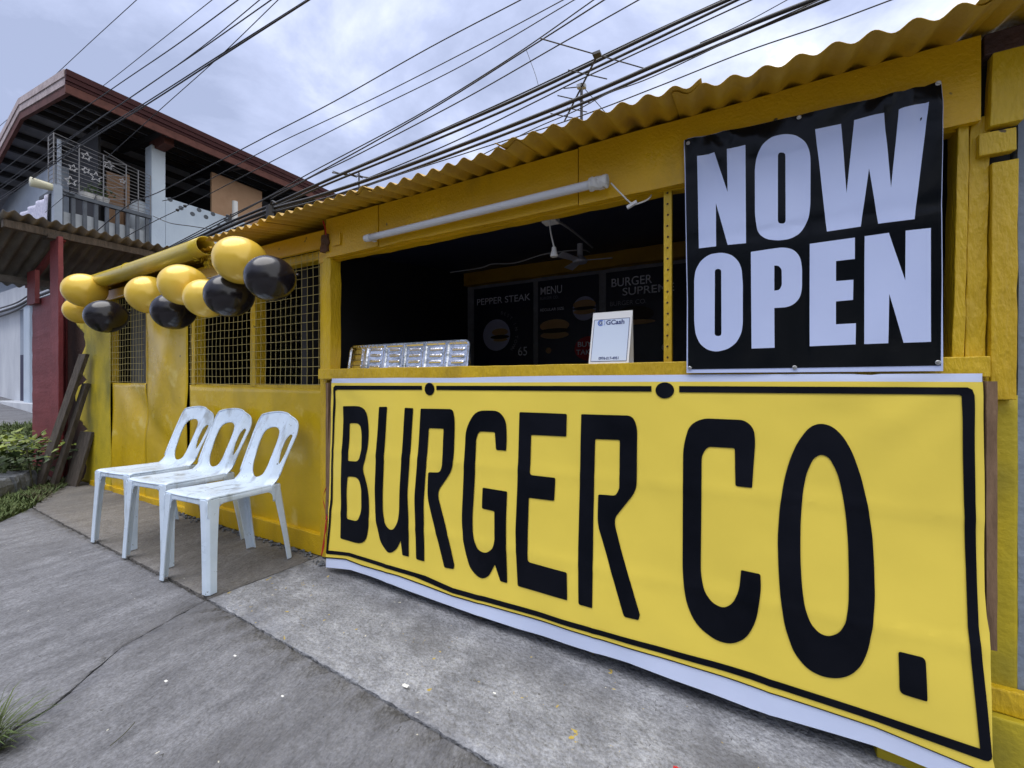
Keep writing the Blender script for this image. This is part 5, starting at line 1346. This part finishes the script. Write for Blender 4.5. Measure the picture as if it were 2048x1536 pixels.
for dx in (-1, 1):
    q = ap(1163 + dx * 5, 173)
    MB().box(q - Vector((.02, .02, .02)), q + Vector((.02, .02, .02))).build('terminal_box', M_galv, an, bevel=0.004)
q = ap(1194, 109); MB().box(q - Vector((.035, .03, .012)), q + Vector((.035, .03, .012))).build('bracket', M_ant, an)
tag(MB().tube(spline([cpt(1052, 98, 4.5), cpt(1062, 125, 4.48), cpt(1071, 150, 4.44), cpt(1077, 172, 4.41)]), 0.003, 5).build('hanging_wire', M_cable), 'short thin wire dangling between two cables left of the antenna', 'wire')
a2 = thing('tv_antenna', 'small distant television antenna behind the roof near the maroon eave end', 'antenna', (atZ(718, 352, 4.4).x, atZ(718, 352, 4.4).y, 0.0))
ap2 = lambda px, py: atZ(px, py, 4.4)
q = ap2(718, 352)
MB().tube([(q.x, q.y, 0.0), q + Vector((0, 0, .05))], 0.014, 8).build('mast', M_ant, a2)
MB().tube([ap2(664, 345), ap2(742, 356)], 0.012, 6).build('boom', M_ant, a2)
for px, py in ((680, 347), (700, 350), (712, 351.5), (728, 354)):
    c = ap2(px, py); d = Vector((0.3, 1, 0)).normalized() * 0.12
    MB().tube([c - d, c + d], 0.006, 6).build('element', M_ant, a2)

# ================================================================== PLANTS, KERB, LITTER
kb = thing('stone_kerb', 'rough grey stone kerb below the leafy shrub at the left edge', 'kerb', (-5.6, 1.1, 0))
def kerb_piece(a, b):
    a, b = Vector(a), Vector(b); d = (b - a); s = Vector((-d.y, d.x, 0)).normalized() * 0.22
    mb = MB(); N = 8; vs = []
    for i in range(N + 1):
        c = a.lerp(b, i / N)
        for k, (p, z) in enumerate(((0, -0.05), (0.02, 0.10), (0.15, 0.15), (0.85, 0.16), (1, -0.05))):
            vs.append(c + s * p + Vector((0, 0, z)) + Vector((noise.noise((i, k, a.x)), noise.noise((i, k, a.x + 5)), noise.noise((i, k, a.x + 9)))) * 0.022)
    fs = [(i * 5 + k, i * 5 + (k + 1) % 5, i * 5 + 5 + (k + 1) % 5, i * 5 + 5 + k) for i in range(N) for k in range(5)] + [(0, 1, 2, 3, 4), tuple(N * 5 + k for k in range(5))]
    mb.add(vs, fs); mb.build('kerb_stone', M_stone, kb, False, 0.006)
kerb_piece((-4.85, 0.55, 0), (-5.18, 0.88, 0)); kerb_piece((-5.19, 0.89, 0), (-5.42, 1.09, 0)); kerb_piece((-5.43, 1.10, 0), (-5.64, 1.29, 0))
sh = thing('leafy_shrub', 'lime green leafy shrub behind the stone kerb at the left edge', 'shrub', (-5.95, 1.15, 0.05))
def leaves(n, cen, sp, size, m, name, par, up=0.4):
    mb = MB()
    for k in range(n):
        o = Vector(cen) + Vector((random.gauss(0, sp[0]), random.gauss(0, sp[1]), random.gauss(0, sp[2])))
        if o.z < 0.12: o.z = 0.12 + random.random() * 0.05
        d = Vector((random.gauss(0, 1), random.gauss(-.2, 1), random.gauss(up * .3, .45))).normalized() * size * random.uniform(.6, 1.2)
        s = d.cross(Vector((0, 0, 1))).normalized() * d.length * 0.30; dn = Vector((0, 0, -d.length * .16))
        mb.add([o, o + d * .35 + s + dn * .3, o + d + dn, o + d * .35 - s + dn * .3, o + d * .4 + Vector((0, 0, d.length * .06))], [(0, 1, 4), (1, 2, 4), (2, 3, 4), (3, 0, 4)])
    return mb.build(name, m, par)
leaves(420, (-5.95, 1.15, 0.28), (0.26, 0.17, 0.07), 0.085, M_leafd, 'lower_foliage', sh)
leaves(260, (-5.95, 1.15, 0.38), (0.24, 0.16, 0.05), 0.085, M_leaf, 'upper_foliage', sh)
st = MB()
for k in range(14):
    x, y = random.gauss(-5.95, .2), random.gauss(1.15, .12)
    st.tube([(x, y, 0.0), (x + random.gauss(0, .05), y + random.gauss(0, .05), .36)], 0.006, 5)
st.build('stems', M_stem, sh)
def inpoly(x, y, poly):
    c = False; j = len(poly) - 1
    for i in range(len(poly)):
        xi, yi = poly[i]; xj, yj = poly[j]
        if (yi > y) != (yj > y) and x < (xj - xi) * (y - yi) / (yj - yi) + xi: c = not c
        j = i
    return c
def grass(n, poly, hmin, hmax, m, name='grass', zoff=-0.04, flatness=0.5):
    mb = MB(); xs_ = [p[0] for p in poly]; ys_ = [p[1] for p in poly]; cnt = 0
    while cnt < n:
        x, y = random.uniform(min(xs_), max(xs_)), random.uniform(min(ys_), max(ys_))
        if not inpoly(x, y, poly): continue
        cnt += 1
        hgt = random.uniform(hmin, hmax); a = random.uniform(0, 6.283); z = terr(x, y) + zoff
        d = Vector((math.cos(a), math.sin(a), 0)); w = Vector((-d.y, d.x, 0)) * 0.006; l = hgt * random.uniform(.2, 1.0) * flatness * 2
        b = Vector((x, y, z))
        mb.add([b - w, b + w, b + d * l * .45 + w * .8 + Vector((0, 0, hgt * .75)), b + d * l * .45 - w * .8 + Vector((0, 0, hgt * .75)), b + d * l + Vector((0, 0, hgt))], [(0, 1, 2, 3), (3, 2, 4)])
    return mb.build(name, m)
GA = [(-5.60, 1.50), (-5.28, 1.30), (-4.78, 1.05), (-4.44, 0.82), (-4.0, 0.36), (-3.9, 0.0), (-4.9, 0.0), (-4.9, 0.55), (-5.2, 0.86), (-5.62, 1.25), (-5.85, 1.42)]
tag(grass(5200, GA, 0.05, 0.10, M_grass), kind='stuff')
tag(grass(1600, [(-5.75, 1.50), (-5.15, 1.24), (-4.85, 1.10), (-5.2, 1.08), (-5.7, 1.30)], 0.04, 0.09, M_grassd, 'dry_grass'), kind='stuff')
tag(grass(5000, [(-10.3, -1.0), (-10.3, 2.9), (-8.7, 2.9), (-8.7, -1.0)], 0.06, 0.14, M_grass), kind='stuff')
tag(grass(2500, [(-7.7, 0.2), (-7.7, 1.9), (-6.3, 1.9), (-6.2, 0.5)], 0.05, 0.12, M_grass), kind='stuff')
# grass tuft in the front joint
tu = MB(); tb_ = Vector((-1.735, 0.285, 0.0))
for k in range(130):
    a = random.gauss(0.9, 1.0); L = random.uniform(.07, .21); el_ = R(random.uniform(30, 80))
    d = Vector((math.cos(a) * math.cos(el_), math.sin(a) * math.cos(el_), math.sin(el_))); w = Vector((-math.sin(a), math.cos(a), 0)) * 0.0022
    b = tb_ + Vector((random.gauss(0, .022), random.gauss(0, .022), 0))
    P = [b, b + d * L * .4, b + d * L * .75 - Vector((0, 0, L * .08)), b + d * L - Vector((0, 0, L * .26))]
    ww = [1, .9, .6, .1]; vs = []
    for p, q in zip(P, ww): vs += [p - w * q, p + w * q]
    tu.add(vs, [(0, 1, 3, 2), (2, 3, 5, 4), (4, 5, 7, 6)])
tag(tu.build('grass_tuft', M_grass), 'tuft of long grass growing in the pavement joint at the lower left corner', 'grass tuft')
# red ribbon hanging by the banner's left edge
rb = spline([atY(652, 975, 1.435), atY(646, 995, 1.432), atY(650, 1020, 1.430), atY(653, 1035, 1.43), atY(651, 1055, 1.425), atY(648, 1080, 1.42), atY(643, 1112, 1.41)], 5)
mbr = MB(); vs = []
for i, p in enumerate(rb):
    t = i / (len(rb) - 1); w = 0.0015 if t < 0.5 else 0.0055
    vs += [p + Vector((-w, 0, 0)), p + Vector((w, 0.003 * math.sin(i), 0))]
mbr.add(vs, [(i * 2, i * 2 + 1, i * 2 + 3, i * 2 + 2) for i in range(len(rb) - 1)])
tag(mbr.build('red_ribbon', M_ribbon, None, True, 0, 0.0006), 'thin red ribbon hanging down at the left edge of the yellow banner', 'ribbon')
# litter
def scrap(px, py, s, m, label, name='paper_scrap', cat='litter', zz=0.014):
    c = atZ(px, py, 0.0); c.z = terr(c.x, c.y) + zz
    mb = MB().grid(lambda a, b: c + Vector(((a - .5) * s + .1 * s * noise.noise((a * 3, b * 3, px)), (b - .5) * s * .55, 0.003 + s * .22 * abs(noise.noise((a * 4, b * 4, py))))), 6, 5)
    return tag(mb.build(name, m, None, False, 0, 0.0006), label, cat)
scrap(1356, 1524, 0.024, M_redw, 'crumpled red sweet wrapper on the concrete at the bottom edge', 'sweet_wrapper')
scrap(1366, 1530, 0.012, M_bluew, 'blue torn corner beside the red sweet wrapper', 'sweet_wrapper')
scrap(811, 1370, 0.022, M_paper, 'oblong white paper scrap on the pale slab below the banner')
scrap(989, 1381, 0.010, M_paper, 'tiny white paper scrap on the pale slab right of the oblong one')
scrap(332, 1370, 0.012, M_paper, 'white fleck on the dark slab near the left joint')
scrap(470, 1318, 0.011, M_paper, 'white fleck on the dark slab beyond the long joint, left')
scrap(565, 1395, 0.010, M_paper, 'white fleck on the dark slab below the long joint, right')
wd = thing('crumpled_paper', 'crumpled white paper ball on the ground left of the far chair', 'litter', atZ(203, 970, 0.02))
cw_ = atZ(204, 976, 0.02)
mbw = MB().ball(cw_ + Vector((0, 0, .022)), 0.032, 12, 8)
for v in mbw.v: v += Vector((noise.noise(v * 40), noise.noise(v * 40 + Vector((9, 0, 0))), noise.noise(v * 40 + Vector((0, 9, 0))))) * 0.012
mbw.build('paper_ball', M_paper, wd)
# twig in the dark slab
tw0, tw1 = atZ(220, 1498, 0.0), atZ(270, 1450, 0.0)
tag(MB().tube(spline([tw0 + Vector((0, 0, .008)), tw0.lerp(tw1, .5) + Vector((.006, 0, .009)), tw1 + Vector((0, 0, .008))]), 0.0012, 5).build('twig', M_stem), 'thin dark twig lying on the slab at the lower left', 'twig')
# rubble along the wall foot
rbm = MB()
for k in range(170):
    x = random.uniform(-3.6, -1.88); y = 1.495 - abs(random.gauss(0, .018)) - (0.03 if x > -2.05 else 0); s = random.uniform(.003, .011)
    rbm.ball((x, y, terr(x, y) + 0.012 + s * .4), s, 6, 4, (random.uniform(.7, 1.4), random.uniform(.7, 1.3), random.uniform(.5, .9)))
tag(rbm.build('gravel', M_stone), kind='stuff')

# ================================================================== TREES ACROSS THE STREET (behind the camera, mirrored in the glossy tarpaulin)
tw = MB()
for k in range(9000):
    tx = random.choice((-14, -9.5, -5.5, -1.5, 3, 7, 11)); o = Vector((random.gauss(tx, 1.9), random.gauss(-9.5, 1.1), 0.4 + abs(random.gauss(2.6, 1.3)) + 0.5 * math.sin(tx)))
    d = Vector((random.gauss(0, 1), random.gauss(0, 1), random.gauss(0, .8))).normalized() * random.uniform(.2, .42); q = d.orthogonal().normalized() * d.length * .4
    tw.add([o, o + d * .5 + q, o + d, o + d * .5 - q], [(0, 1, 2, 3)])
for tx in (-14, -9.5, -5.5, -1.5, 3, 7, 11):
    tw.tube([(tx, -9.5, -0.2), (tx + .1, -9.5, 2), (tx, -9.4, 3.6)], [0.16, 0.11, 0.05], 7)
tag(tw.build('roadside_trees', M_leafd), kind='stuff')
